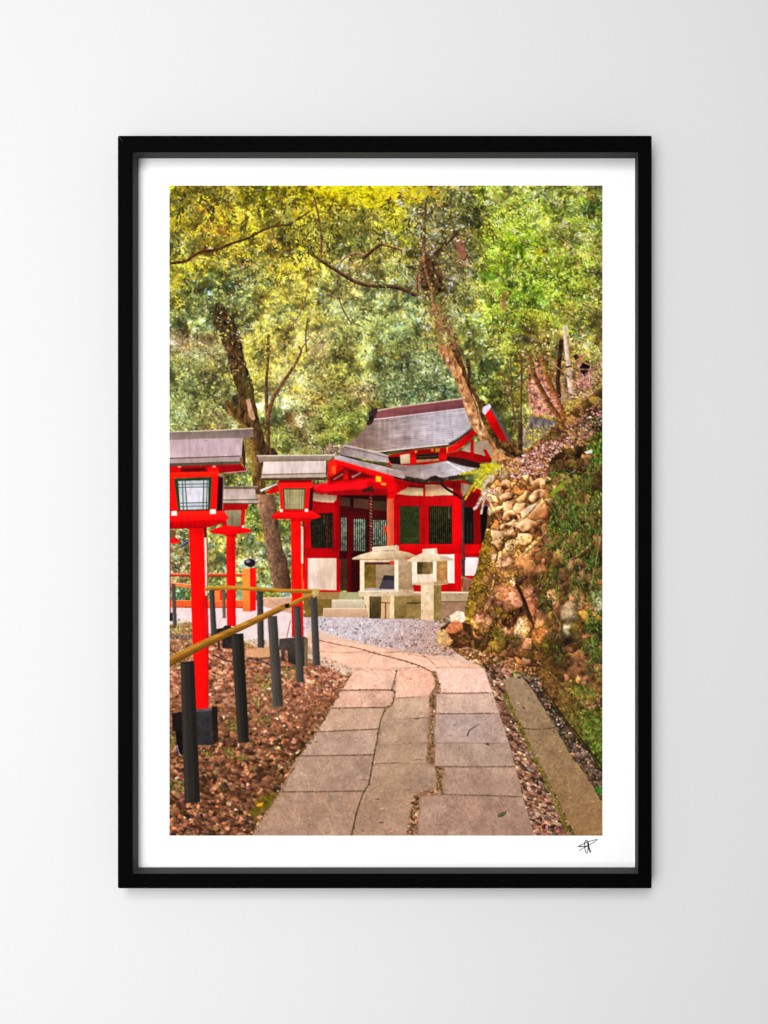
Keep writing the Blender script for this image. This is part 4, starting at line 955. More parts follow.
# ---------------------------------------------------------------- the stone path
CUR[0] = PATH
PATHP = [(316,640),(345,640),(395,650),(440,657),(475,664),(483,668),(494,697),(503,724),(510,746),(516,769),(523,797),(538,840),(248,840),(282,787),(293,764),(301,754),(320,728),(332,706),(341,690),(356,668),(340,664),(318,656),(300,652)]
poly(PATHP, (168,138,118), None, (.06,9), grad=((420,655),(148,120,102),(400,800)))
poly([(300,636),(345,640),(395,650),(440,657),(478,664),(488,670),(490,682),(356,680),(352,668),(318,656)], (228,180,156), None, (.05,9), soft=2)
pz = zone(PATHP, None, 0)
slab_n = fbm(34, 61, 4, gain=.8); gr = noise(2, 62); gr2 = noise(3.2, 63)
def slab(pts, c, t=None, wear=.035):
    """a paving slab with its own tone, mottled, a worn pale edge and a dark joint round it"""
    a = ph(pts, t); P = wobble(cv(a), .5)
    r = cover(P)
    if r is None: return
    sl, m = r
    col = np.asarray(c, F) * (1 + wear * slab_n[sl] + .022 * gr[sl] + .03 * gr2[sl])[..., None]
    inner = blur(m, 2.2); e = np.clip((inner - .5) * 2, 0, 1)
    col = col * (.90 + .10 * np.clip(e * 1.6, 0, 1))[..., None]
    put(sl, m, np.clip(col, 0, 255))
SL = [
 # left column, far to near
 ([(225,6),(446,12),(434,56),(412,112),(152,112)], (226,176,154)),
 ([(148,118),(412,117),(426,126),(410,188),(384,202),(108,206)], (204,162,142)),
 ([(102,210),(382,207),(360,250),(356,262),(350,312),(220,322),(20,330)], (178,148,128)),
 ([(16,334),(130,330),(346,319),(334,390),(318,448),(-60,452)], (166,140,124)),
 ([(-64,458),(318,454),(308,520),(292,600),(276,634),(-158,640)], (156,131,114)),
 ([(-162,645),(270,642),(250,690),(232,740),(204,872),(-318,872)], (155,128,109)),
 # middle column
 ([(460,16),(612,6),(634,50),(640,92),(612,136),(560,150),(432,156),(436,120),(424,112),(444,62)], (222,170,148)),
 ([(432,158),(610,150),(604,250),(530,262),(388,266),(366,262),(390,212),(418,196)], (180,152,130)),
 ([(386,268),(604,256),(596,330),(600,384),(470,392),(352,398),(366,300)], (166,141,122)),
 ([(352,400),(600,388),(590,480),(600,492),(460,492),(330,494),(340,430)], (160,136,117)),
 ([(326,498),(600,496),(640,526),(648,606),(590,636),(480,628),(300,634),(318,560)], (156,131,112)),
 ([(286,642),(480,634),(560,650),(526,664),(510,740),(488,872),(212,872),(244,740)], (154,127,107)),
 # right column
 ([(640,2),(884,-2),(938,126),(648,128),(668,112),(656,56)], (224,182,166)),
 ([(646,134),(940,132),(974,234),(644,234)], (194,164,148)),
 ([(644,240),(975,238),(1024,390),(640,386),(636,330)], (170,146,136)),
 ([(640,388),(1024,390),(1054,508),(638,508),(636,490)], (160,138,123)),
 ([(686,516),(1056,514),(1092,664),(760,656),(684,650)], (158,132,116)),
 ([(568,664),(700,658),(1094,672),(1164,872),(548,872),(558,760)], (156,128,112)),
]
poly([(448,2),(620,2),(650,60),(640,110),(612,140),(600,330),(598,490),(650,520),(650,610),(590,640),(520,660),(486,872),(204,872),(270,640),(330,440),(360,260),(410,190),(430,110)], (216,168,146), 'T11', (.12,4), grad=((500,60),(154,129,109),(500,300)))
poly([(618,14),(645,14),(685,110),(648,134),(640,250),(640,505),(690,512),(690,655),(560,668),(546,872),(484,872),(520,660),(640,610),(640,520),(590,490),(600,330),(606,140)], (138,106,82), 'T11', (.3,4))
for p, c in SL: slab(p, c, 'T11')
# the bend: slab divisions
for p, w in (([(316,651),(352,653),(398,652)], .5), ([(398,652),(420,656),(440,660)], .5), ([(420,653.5),(430,660),(437,668)], .8), ([(437,667.5),(460,667),(484,667.5)], .6), ([(352,668),(396,668),(432,667)], .5), ([(330,642),(352,650)], .5), ([(446,660),(452,667)], .5), ([(372,655),(366,668)], .5)):
    line(p, w, w, (150,106,84), None, (.3,4), alpha=.7)
wz = (pz * np.clip(fbm(40, 66, 3) - .3, 0, 1.5) * .20)[..., None]; img[:] = img * (1 - wz) + np.array([118, 100, 84], F) * wz
wz = (pz * np.clip(fbm(26, 68, 3) - .6, 0, 1.5) * .16)[..., None]; img[:] = img * (1 - wz) + np.array([206, 184, 166], F) * wz
# soft wear: olive tone in the middle column, cooler worn patch on the right
poly([(690,230),(800,200),(900,260),(900,370),(760,380),(690,330)], (168,158,164), 'T11', (.04,8), alpha=.2, soft=9)
poly([(330,480),(420,300),(560,300),(560,560),(420,700),(330,600)], (150,126,92), 'T11', (.04,8), alpha=.22, soft=12)
# finely scattered grit
leaves(pz, 1500, (.8, 1.5), pal=[((112,90,72),4),((196,168,146),4),((90,70,56),2),((206,184,166),2)], asp=(.5,.8), alpha=.4, hue=5)
pk = (pz * .9)[..., None]; img[:] = img * (1 - pk) + np.clip(img * np.array([1.10, 1.075, 1.065], F), 0, 255) * pk
# moss and leaves along the joints
MOSS = [((92,84,32),4),((72,64,28),4),((116,104,46),3),((60,48,26),3)]
def along(pts, t, n, sz, pal, spread=.8, alpha=.9, asp=(.35,.7)):
    a = spline(ph(pts, t)); d = np.r_[0, np.cumsum(np.hypot(*np.diff(a, axis=0).T))]
    u = rs.rand(n) * d[-1]; xs = np.interp(u, d, a[:, 0]) + rs.randn(n) * spread; ys = np.interp(u, d, a[:, 1]) + rs.randn(n) * spread * .7
    p = np.array([q[1] for q in pal], float); p /= p.sum()
    C = np.array([q[0] for q in pal], F)[rs.choice(len(pal), n, p=p)] * np.exp(rs.randn(n, 1) * .12)
    splat(((xs - PX0) * S).astype(int), ((ys - PY0) * S).astype(int), rs.uniform(sz[0], sz[1], n) * S, np.round(rs.uniform(asp[0], asp[1], n) * 20) / 20, rs.randint(0, 12, n), np.clip(C, 0, 255).astype(F), alpha, CUR[0])
J12 = [(440,10),(430,60),(412,112),(430,125),(415,190),(385,205),(360,260),(345,330),(325,440),(310,520),(295,600),(270,640),(235,740),(205,868)]
line(J12, .7, 1.4, (82,64,42), 'T11', (.3,4), alpha=.9)
along(J12, 'T11', 150, (.8,2.2), MOSS, .45)
for p in ([(150,115),(300,112),(412,114)], [(105,208),(250,205),(385,204)], [(20,332),(200,322),(350,315)], [(-60,455),(150,452),(320,450)], [(-160,642),(100,640),(280,636)]):
    line(p, .6, .9, (84,64,46), 'T11', (.4,4), alpha=.85); along(p, 'T11', 34, (.7,1.8), MOSS, .35)
for p in ([(640,131),(770,130),(914,128)], [(640,237),(780,236),(940,234)], [(640,510),(850,512),(1048,510)], [(600,640),(700,656),(900,660),(1086,668)]):
    line(p, .5, .8, (84,64,50), 'T11', (.4,4), alpha=.8); along(p, 'T11', 18, (.7,1.8), MOSS, .3)
line([(640,387),(980,391)], .5, .5, (124,108,98), 'T11', alpha=.7)
for p in ([(330,496),(400,492),(460,488)], [(525,262),(560,258),(590,256)], [(475,390),(520,388)], [(520,478),(560,474),(585,478)], [(435,155),(560,148)], [(310,630),(360,605)], [(265,578),(300,582)], [(480,632),(515,630)]):
    line(p, .8, .5, (98,74,50), 'T11', (.3,4), alpha=.75)
LF = [((186,132,100),4),((206,158,126),3),((140,92,64),3),((110,74,48),3),((80,70,30),2),((220,186,160),1)]
JR = [(625,20),(655,80),(660,120),(628,150),(630,230),(618,300),(620,380),(612,440),(614,490)]
along(JR, 'T11', 150, (1.0,2.8), [((92,66,42),4),((70,56,32),4),((120,92,62),3),((100,94,38),3)], 1.1)
along(JR, 'T11', 46, (1.4,3.0), LF, .9)
along([(660,515),(664,560),(664,640)], 'T11', 90, (1.0,2.4), [((104,92,38),4),((86,74,32),4),((70,50,30),2)], 1.6)
along([(600,650),(640,640),(670,640)], 'T11', 30, (1.5,3.4), LF, 1.2)
along([(545,665),(530,740),(515,860)], 'T11', 110, (1.2,3.2), [((90,62,40),4),((64,42,26),4),((110,90,48),2)], 1.7)
along([(535,680),(525,760),(512,860)], 'T11', 44, (1.8,4.0), LF, 1.8)
# edge moss left of the path
along([(350,672),(341,690),(332,706),(320,728),(301,755),(282,788),(252,834)], None, 150, (1.0,2.6), [((104,92,40),4),((80,66,32),4),((130,112,60),2),((96,62,40),3)], 1.0)
# leaves lying on the slabs
for (x, y, w, a, c) in ((145,352,5,0,(206,160,128)),(25,384,6,-20,(150,110,80)),(80,852,7,-15,(150,124,60)),(365,728,6,-15,(210,164,140)),(412,846,6,-10,(216,150,120)),(465,696,4,60,(200,120,90)),(545,262,6,-8,(112,80,56)),(490,388,5,0,(190,150,120)),(430,492,5,-8,(150,96,66)),(360,800,6,0,(100,76,50)),(340,680,6,0,(110,84,60)),(262,842,5,30,(120,90,60)),(680,708,2,0,(110,60,50)),(512,56,3,10,(110,76,60)),(480,40,3,30,(200,150,130)),(740,296,3,0,(90,70,66)),(716,350,4,0,(140,116,104)),(484,562,2.5,0,(190,160,120))):
    p = ph([(x, y)], 'T11')[0]; splat([int((p[0]-PX0)*S)], [int((p[1]-PY0)*S)], [w*.9*S], [.3], [round(a/15)], np.array([c], F), .9, PATH)
line([(60,350),(68,325),(92,308),(118,290)], 1.6, .5, (84,66,58), 'T12', FL)
poly([(212,762),(235,748),(262,742),(258,758),(236,772),(216,774)], (74,80,44), 'T12', (.15,4)); line([(215,768),(260,748)], .5, .4, (130,140,90), 'T12', FL)
poly([(150,392),(165,386),(176,398),(158,400)], (90,62,50), 'T12', FL)
# far joints on the pink part
for p, w in (([(30,700-6),(120,715),(240,738),(330,765),(450,795),(560,830),(622,862)], 1.2), ([(318,640+12),(320,653)], .1)):
    line(p, w*.7, w, (112,74,54), 'T8', (.4,4), alpha=.9) if w > .2 else None
line([(160,760),(300,752),(360,760),(480,755),(640,770)], .5, .6, (170,124,100), 'T8', (.3,4), alpha=.7)
line([(230,850),(460,850)], .5, .5, (180,130,106), 'T8', (.3,4), alpha=.8)
along([(240,738),(330,765),(450,795),(560,830),(622,862)], 'T8', 50, (.8,2), [((120,78,56),4),((90,60,44),3),((200,140,110),2)], .5)
leaves(zone([(330,650),(400,655),(470,672),(440,690),(360,676)], None, 4), 120, (.8, 2), pal=[((196,146,120),4),((168,118,94),3),((236,200,176),3)], ang=(0,1), alpha=.6)
leaves(zone([(318,656),(352,668),(345,690),(300,700),(300,668)], None, 3), 160, (1.2,2.8), pal=LP, asp=(.35,.7), idv=LITTER)
leaves(zone([(316,650),(345,662),(352,676),(330,690),(312,672)], None, 2), 110, (1.0,2.6), pal=LP, asp=(.35,.7), idv=LITTER)

# ---------------------------------------------------------------- right: litter strip, kerb slab, gutter
CUR[0] = LITTER2
STR = [(484,666),(510,668),(520,690),(530,716),(545,753),(560,790),(575,840),(536,840),(523,797),(516,769),(510,746),(503,724),(494,697)]
poly(STR, (98,68,50), None, (.2,5))
sz_ = zone(STR, None, 1)
RP = [((158,114,90),5),((128,90,70),5),((188,142,118),3),((96,66,50),4),((66,46,36),2.6),((140,122,108),2),((206,164,140),1.4)]
rubble(470, 655, 585, 842, 3.2, RP, sz_, 503, .22, .5, 2.2, depth2=.4)
leaves(sz_, 420, (1.0, 3.2), pal=RP, asp=(.4,.75), ang=(1,2.5), jit=.16)
leaves(sz_, 46, (2, 3.6), pal=[((206,180,160),3),((190,120,100),3),((200,190,150),2),((170,80,70),1)], asp=(.5,.8))
leaves(zone([(528,795),(555,795),(565,838),(538,838)], None, 2), 60, (2.2, 4.8), pal=[((206,150,126),4),((180,116,94),4),((140,110,90),3),((190,180,90),1)], asp=(.45,.8))
along([(506,695),(514,715),(524,735),(535,755),(545,777),(556,800),(570,832)], None, 330, (1.0,2.6), [((116,108,32),5),((92,86,28),4),((134,122,52),2)], 1.5)
CUR[0] = KERB
KB = [(503,679),(521,675),(533,690),(545,712),(560,737),(572,759),(587,778),(602,804),(606,840),(577,840),(560,803),(545,773),(533,753),(523,727),(514,711),(509,697)]
slab_c = cv(ph(KB)); r = cover(wobble(slab_c, .5))
sl, m = r
f = np.clip((np.arange(sl[0].start, sl[0].stop, dtype=F)[:, None] / S + PY0 - 680) / 150, 0, 1)[..., None]
col = np.array([156,130,104], F) * (1 - f) + np.array([150,117,80], F) * f
put(sl, m, np.clip(col * (1 + .04 * slab_n[sl] + .03 * gr[sl] + .035 * gr2[sl])[..., None], 0, 255))
line([(350,312),(430,318),(515,308)], .9, .9, (84,66,44), 'T12', (.4,4)); line([(470,525),(640,520)], .4, .4, (120,92,64), 'T12', alpha=.7)
leaves(zone(KB, None, 1), 260, (.9, 2), pal=[((120,96,60),4),((180,150,118),3),((134,116,50),3),((100,76,52),2)], asp=(.5,.8), alpha=.45)
leaves(zone([(540,775),(575,775),(590,835),(575,838)], None, 4), 90, (1,2.6), pal=[((150,118,60),4),((128,112,44),3),((170,130,84),2)], alpha=.6)
for (x, y, w, c) in ((350,206,5,(110,74,54)),(322,182,4,(206,180,160)),(485,322,5,(150,96,70)),(590,670,5,(200,140,116)),(710,692,5,(216,150,110)),(420,452,3,(190,190,220)),(455,258,3,(120,110,50)),(540,432,3,(200,170,150))):
    p = ph([(x, y)], 'T12')[0]; splat([int((p[0]-PX0)*S)], [int((p[1]-PY0)*S)], [w*S*.8], [.45], [rs.randint(-2,3)], np.array([c], F), .9, KERB)
along([(505,693),(512,711),(521,731),(532,753),(543,775),(553,797),(566,830)], None, 420, (1.2,3.0), [((120,112,38),5),((98,92,32),4),((138,124,56),2),((92,70,44),2)], 1.3)
CUR[0] = GUTTER
GUT = [(518,672),(534,676),(548,690),(560,712),(575,735),(590,752),(602,768),(606,802),(600,800),(588,778),(572,757),(560,735),(545,710),(533,690)]
poly(GUT, (92,74,64), None, (.25,4), wob=.6)
rubble(512, 668, 608, 806, 3.0, [((98,80,70),4),((122,102,90),3),((74,56,48),5),((54,40,34),3),((110,100,64),2),((150,112,88),2)], zone(GUT, None, .8), 504, .3, .6, 1.8, depth2=.55)
leaves(zone(GUT, None, 1), 150, (1.0, 3.0), pal=[((104,88,80),4),((136,118,108),3),((64,48,42),5),((40,28,24),4),((150,112,90),2),((176,160,160),1)], asp=(.45,.75), jit=.15)
leaves(zone(GUT, None, 1), 30, (1.8, 3.0), pal=[((206,160,140),3),((190,180,170),2),((120,140,60),2)], asp=(.5,.8))
# ---------------------------------------------------------------- right: rough stone bank
CUR[0] = BANK
BK = [(489,470),(500,462),(515,458),(527,450),(540,440),(552,428),(566,416),(582,402),(606,384),(606,770),(590,750),(575,733),(560,710),(548,690),(536,677),(520,672),(505,668),(480,664),(462,656),(452,648),(462,630),(466,615),(467,603),(471,587),(476,574),(480,556),(484,540),(487,527),(488,508),(484,490)]
poly(BK, (112,78,48), None, (.32,9), wob=1)
bz = zone(BK, None, 1)
def inb(z): return z * bz
dk = fbm(22, 91, 3)
up = inb(zone([(484,474),(500,464),(520,458),(545,470),(552,500),(545,530),(530,556),(500,572),(480,572)], None, 5))
lo = inb(zone([(470,560),(500,566),(535,548),(560,560),(606,560),(606,770),(540,690),(450,660),(460,610)], None, 6))
ri = inb(zone([(540,440),(606,384),(606,600),(560,590),(545,540),(550,490)], None, 6))
rubble(448, 550, 606, 760, 13, [((150,102,62),4),((170,118,78),3),((122,84,48),4),((116,92,42),4),((182,128,94),2),((92,70,36),3)], lo, 401, .55, .6, 1.25)
rubble(540, 384, 606, 610, 9, [((96,72,40),4),((84,74,36),4),((120,88,56),3),((70,56,30),3)], ri, 402, .6, 1.0, 1.4)
rubble(478, 458, 556, 576, 9.5, [((182,128,78),5),((200,148,98),4),((156,106,60),4),((216,172,126),2),((136,100,48),3)], up, 403, .7, -.3, 1.25)
leaves(inb(zone([(545,440),(606,400),(606,770),(550,700)], None, 10)) * np.exp(.7*dk), 520, (1.8, 4.4), pal=[((64,52,26),4),((82,74,34),4),((110,86,54),3),((44,34,18),3),((150,120,92),1.5)], asp=(.35,.6), alpha=.8)
leaves(bz * np.exp(.9*dk), 420, (1.2, 3.0), pal=[((204,156,120),3),((150,104,72),4),((100,66,42),4),((120,104,46),3),((60,38,22),3)], asp=(.35,.6), alpha=.8)
# mossy left edge
MZ = [(488,530),(492,540),(488,560),(484,575),(480,592),(474,612),(468,626),(463,624),(466,603),(471,585),(476,572),(480,552),(484,538)]
poly(MZ, (126,102,34), None, (.25,5), wob=.8)
leaves(zone(MZ, None, 1.5), 420, (1.0, 2.8), pal=[((146,118,36),4),((120,98,32),4),((94,78,28),4),((166,138,56),1.6),((62,48,22),2.5)], asp=(.4,.7))
leaves(inb(zone([(480,560),(500,545),(497,580),(485,600),(476,625),(470,622)], None, 3)), 260, (1.0, 2.8), pal=[((140,112,34),4),((108,86,30),4),((80,60,26),3),((160,120,80),2)], asp=(.4,.7))
# rounded cobbles of the upper wall
TAN, HI, SH = (176,126,84), (240,204,160), (52,30,14)
for a in ((506,497,6.5,4.6,-15),(508.5,506,6,5,-10),(520,508.5,7,5,-25),(509.5,515.5,7,5,-8),(537,496,9,5.2,-35),(543,481,8,4,-12),(508.5,526,9,4.6,-22),(527.8,526.5,9.5,7.0,4),(498,536,6,6,0),(509.5,534.5,6,4,10),(524.5,538.5,8,6.6,0),(497.5,543.5,5,4,0),(505,484,5,4.4,0)):
    rock(*a, c=np.array(TAN) * rs.uniform(.92, 1.12), hi=np.array(HI) * rs.uniform(.92, 1.02), sh=SH, rough=.9)
rock(538.5, 513, 9, 7.2, -15, (186,122,74), (232,180,130), (90,54,30))
poly([(520,512),(528,506),(537,503),(540,506),(530,512),(522,517)], (236,214,184), None, (.08,5), soft=.7)
for (x, y, rx, ry) in ((507,537,8,6),(518,546,7,6),(511,556,8,5),(494,552,5,7),(535,540,8,5)):
    leaves(zone([(x-rx,y-ry),(x+rx,y-ry),(x+rx,y+ry),(x-rx,y+ry)], None, 2), 44, (1.0, 2.6), pal=[((138,112,40),4),((108,86,30),4),((76,58,24),3)], alpha=.85)
# big root-like ledge crossing the wall
line([(508,566),(516,560),(526,552),(536,544),(545,534),(552,524)], 2.6, 2.2, (176,140,98), None, (.2,5), c2=(90,64,40))
line([(540,500),(530,512),(518,522),(509,530)], 1.8, 1.4, (216,180,140), None, (.2,5), c2=(120,86,56))
line([(490,605),(492,590),(494,575)], 2, 2, (150,110,74), None, (.3,5))
# angular rocks of the lower face
ANG = [
 ([(200,270),(280,262),(300,280),(240,318),(208,330)], (206,152,122)), ([(210,330),(300,300),(330,340),(260,385),(205,372)], (150,106,70)),
 ([(310,270),(400,260),(420,310),(380,370),(320,395),(300,330)], (168,118,74)), ([(200,420),(285,372),(325,425),(352,505),(330,530),(265,545),(215,520),(188,480)], (184,122,92)),
 ([(340,430),(400,415),(415,470),(385,500),(352,470)], (206,142,110)), ([(360,480),(420,470),(430,560),(400,610),(375,560)], (172,112,80)),
 ([(110,590),(170,540),(210,570),(190,640),(130,660)], (150,108,80)), ([(300,600),(360,560),(385,640),(340,720),(290,730)], (184,134,96)),
 ([(395,640),(455,632),(462,700),(420,735),(392,700)], (186,118,64)), ([(420,540),(470,510),(480,600),(440,630),(410,610)], (168,122,84)),
 ([(540,520),(590,490),(630,500),(630,590),(580,610),(540,580)], (150,134,108)), ([(555,610),(600,605),(595,680),(545,685)], (140,138,112)),
 ([(600,440),(640,430),(640,490),(600,500)], (160,124,90)), ([(150,480),(190,440),(200,490),(165,540),(130,560)], (150,106,84)),
 ([(100,560),(140,545),(150,600),(105,620)], (196,130,110)), ([(700,440),(768,430),(768,540),(720,560)], (170,166,146)),
 ([(620,350),(665,320),(670,370),(630,400)], (176,128,100)), ([(560,280),(610,270),(600,330),(565,340)], (168,130,98)),
 ([(450,170),(500,150),(510,190),(470,205)], (150,110,80)), ([(560,800),(640,740),(720,780),(700,872),(580,872)], (120,86,58)), ([(440,810),(520,760),(600,790),(560,872),(470,872)], (112,84,44))]
for p, c in ANG:
    p = np.array(p, F); ctr = p.mean(0); c = np.array(c, F)
    poly(ctr + (p - ctr) * 1.10, (60,40,24), 'T9', (.2,5), alpha=.55, soft=1.2)
    x0, y0 = p.min(0); x1, y1 = p.max(0)
    poly(p, np.clip(c * 1.06, 0, 255), 'T9', (.26,7), grad=((x0, y0), c * .58, (x1, y1)), wob=1.3, alpha=.8, soft=.7)
    # chipped facets
    for k in range(3):
        q = ctr + (p - ctr) * rs.uniform(.25, .55) + rs.randn(1, 2) * (x1 - x0) * .14
        poly(q, np.clip(c * rs.choice([.72, 1.2, 1.28]) , 0, 255), 'T9', (.15,5), alpha=.55, soft=.8, wob=1)
poly([(278,392),(290,368),(304,385),(304,412),(285,408)], (250,226,200), 'T9', FL, soft=.6)
poly([(270,450),(300,440),(325,480),(345,505),(325,525),(290,515)], (236,160,138), 'T9', (.16,5), alpha=.7, soft=1.2, wob=.8)
poly([(345,325),(350,340),(345,355),(356,378),(325,400)], (40,24,14), 'T9', alpha=.0)
line([(312,410),(335,450),(352,490),(362,520)], 2.6, 4.0, (44,26,16), 'T9', (.2,5))
poly([(225,560),(300,535),(356,520),(362,545),(330,560),(310,610),(270,645),(235,610)], (62,38,22), 'T9', (.3,6), soft=1, wob=1)
line([(365,520),(385,570),(400,620)], 2.4, 1.6, (48,28,18), 'T9', (.2,5))
poly([(330,575),(350,600),(335,650),(318,690),(300,660)], (238,206,172), 'T9', (.2,5), alpha=.75, soft=1.2, wob=1)
line([(190,200),(215,240),(205,290)], 2.4, 1.6, (70,44,26), 'T9', (.2,5), alpha=.8)
for q in ([(480,640),(560,640),(590,690),(540,760),(450,760),(440,700)], [(380,380),(415,360),(440,390),(410,400)], [(455,590),(500,585),(500,640),(470,650)], [(180,640),(230,625),(260,660),(210,690)]):
    poly(q, (46,36,20), 'T9', (.35,6), alpha=.75, soft=3)
poly([(560,690),(600,680),(605,705),(560,730)], (30,22,26), 'T9', (.3,6), alpha=.8, soft=1.5)
leaves(inb(zone([(478,560),(500,556),(520,600),(500,650),(470,640),(466,610)], None, 5) * np.exp(.9*dk)), 420, (1.4, 3.4), pal=[((136,112,40),4),((108,88,34),4),((86,70,28),3),((160,128,58),2)], asp=(.4,.65), alpha=.8)
leaves(inb(zone([(520,640),(560,620),(560,690),(530,680)], None, 5) * np.exp(.9*dk)), 200, (1.4, 3.4), pal=[((96,88,34),4),((70,62,26),4),((120,104,46),2)], asp=(.4,.65), alpha=.8)
# moss cushions
for (x, y, rx, ry, n, k) in ((300,350,40,30,90,0),(170,650,50,30,100,0),(280,700,60,25,110,1),(430,740,40,30,80,1),(300,210,40,40,60,0),(240,660,40,20,60,1),(480,350,40,40,90,1),(530,300,40,30,60,1),(500,700,50,40,90,1),(160,450,30,60,80,0),(340,640,25,40,40,1)):
    pal = ([((136,110,40),4),((104,84,32),4),((164,132,58),2),((74,56,26),3)], [((110,108,34),4),((84,86,30),4),((58,56,24),3),((138,130,50),2)])[k]
    leaves(zone([(x-rx,y-ry),(x+rx,y-ry),(x+rx,y+ry),(x-rx,y+ry)], 'T9', 4), n, (1.0, 2.8), pal=pal, alpha=.85, asp=(.4,.7))
# rubble along the foot
for i in range(34):
    f = rs.rand(); x = 458 + f * 82; y = 648 + f * 26 + rs.randn() * 4.2
    c = [(170,122,90), (140,98,70), (150,112,76), (116,82,54), (130,104,58)][rs.randint(5)]
    rock(x, y, rs.uniform(1.2, 3.2), rs.uniform(.9, 1.9), rs.uniform(-40, 40), c, (206,168,134), (58,38,22), .8)
leaves(inb(zone([(452,645),(480,650),(540,668),(545,684),(505,672),(470,664)], None, 2)), 260, (1, 2.6), pal=[((170,120,96),4),((130,88,64),4),((88,60,40),4),((210,164,140),2),((110,100,44),2)], asp=(.4,.7))
for a in ((527,662,5,4,10),): rock(*a, c=(176,122,88), hi=(206,162,128), sh=(70,42,26), rough=1.0)
# mossy stone kerb at the foot of the bank
poly([(440,50),(480,60),(530,110),(580,180),(640,240),(700,300),(758,380),(768,520),(740,520),(700,440),(640,370),(590,310),(545,240),(500,180),(450,110)], (128,96,48), 'T12', (.22,6), grad=((520,120),(94,112,40),(740,400)), wob=.8)
line([(450,110),(500,190),(548,255),(600,328),(650,385),(700,450),(745,520)], 1.8, 1.8, (52,40,22), 'T12', (.2,5), alpha=.7)
leaves(zone([(440,60),(530,120),(640,240),(758,370),(760,510),(690,420),(600,320),(520,220),(450,120)], 'T12', 1.5), 200, (1.0, 2.8), pal=[((132,108,38),4),((110,84,34),4),((150,122,50),2),((84,70,28),3)], asp=(.4,.7), ang=(4,2))
leaves(zone([(620,240),(700,210),(768,200),(768,470),(700,400),(640,300)], 'T12', 2.5), 300, (1.0, 3.2), pal=[((100,142,44),5),((78,112,38),4),((132,168,64),2.5),((56,80,30),3)], asp=(.35,.6))
leaves(zone([(560,80),(650,60),(720,130),(720,190),(640,210),(580,160)], 'T12', 2.5), 260, (1.0, 3.0), pal=[((86,124,44),5),((64,94,34),4),((120,150,70),2),((130,90,60),2)])
leaves(zone([(610,190),(740,150),(750,200),(640,240)], 'T12', 2.5), 110, (1.2, 3.6), pal=[((190,132,106),4),((150,98,74),4),((100,64,46),3),((216,170,146),2)], asp=(.3,.55))
leaves(zone([(720,270),(768,260),(768,340),(730,330)], 'T12', 2), 40, (1.2, 3.4), pal=[((150,90,74),4),((110,62,50),3)])
poly([(720,625),(756,610),(756,650),(730,648)], (58,130,40), 'T12', (.2,4), idv=KERB)
gl = np.array([1.12, 1.07, 1.02], F) * np.exp(.12 * fbm(34, 97, 2)[..., None]); bzz = bz[..., None]
img[:] = np.clip(img * (1 - bzz) + img * gl * bzz, 0, 255)
sm = (bz * zone([(545,470),(606,430),(606,770),(560,705),(545,680)], None, 8))[..., None]
sm *= .45; img[:] = img * (1 - sm) + blur(img, 1.4) * sm
FACE = [(541,668),(549,671),(577,699),(606,721),(606,770),(588,748),(565,719),(546,691)]
poly(FACE, (114,80,44), None, (.24,6), grad=((556,690),(94,112,42),(604,752)), wob=.6, alpha=.9)
leaves(zone(FACE, None, 1.5), 130, (1.2, 3), pal=[((126,90,48),4),((100,72,38),4),((98,98,42),2),((80,58,32),3)], asp=(.4,.65), alpha=.7)
leaves(zone([(580,708),(606,722),(606,762),(590,744),(578,722)], None, 2), 150, (1.2, 3), pal=[((104,142,46),4),((84,116,40),4),((134,166,64),2),((66,90,34),2)], asp=(.4,.65), alpha=.85)
line([(542,686),(552,700),(565,719),(588,748),(604,769)], 1.4, 2.0, (44,34,20), None, (.2,5), alpha=.8)
line([(547,670),(577,698),(604,719)], 1.0, 1.2, (160,128,76), None, (.3,5), alpha=.6)
line([(548,672.5),(576,701),(603,722)], .8, .8, (70,54,28), None, (.3,5), alpha=.5)
# grasses and ferns over the right side of the bank
def fern(x, y, n, L, dirs, pal, w=.9, spread=6):
    for i in range(n):
        a = math.radians(rs.uniform(*dirs)); l = L * rs.uniform(.6, 1.1)
        x0, y0 = x + rs.randn() * spread, y + rs.randn() * spread * .7
        pts = [(x0 + l * t * math.cos(a), y0 + l * t * math.sin(a) + .35 * l * t * t) for t in (0, .33, .66, 1)]
        line(pts, w, .35, np.clip(np.array(pal[rs.randint(len(pal))]) * rs.uniform(.85, 1.15), 0, 255), None, (.15,4), alpha=.9)
sprays(inb(zone([(548,470),(575,448),(606,430),(606,700),(590,690),(580,600),(552,590)], None, 5) * np.exp(.7*dk)), 150, (7, 14), 8, (2.0, 4.2), [((70,98,32),4),((96,128,44),4),((124,152,60),2.5),((50,70,26),4),((120,96,56),2),((150,116,90),1.5)], (40, 140), .2, jit=.18)
GP = [(92,124,44),(112,142,52),(70,98,36),(134,150,66),(84,108,50),(54,76,32),(150,140,72)]
gd = [(560,475,14,8),(572,488,16,9),(585,478,14,8),(595,462,10,8),(566,505,14,9),(580,512,14,10),(595,500,14,9),(560,525,12,8),(576,535,14,10),(592,530,14,10),(570,552,12,8),(588,556,14,10),(580,575,12,8),(596,580,10,9),(590,600,8,8),(596,622,12,8),(590,640,12,8),(598,655,10,8),(595,690,12,8),(575,690,8,8),(548,605,7,6),(546,597,5,5),(562,655,6,5),(560,545,8,12),(566,478,6,13),(580,496,7,14),(572,520,7,13),(590,515,6,13),(585,545,6,12),(556,497,8,6),(545,580,6,6),(600,440,8,7),(595,452,10,7)]
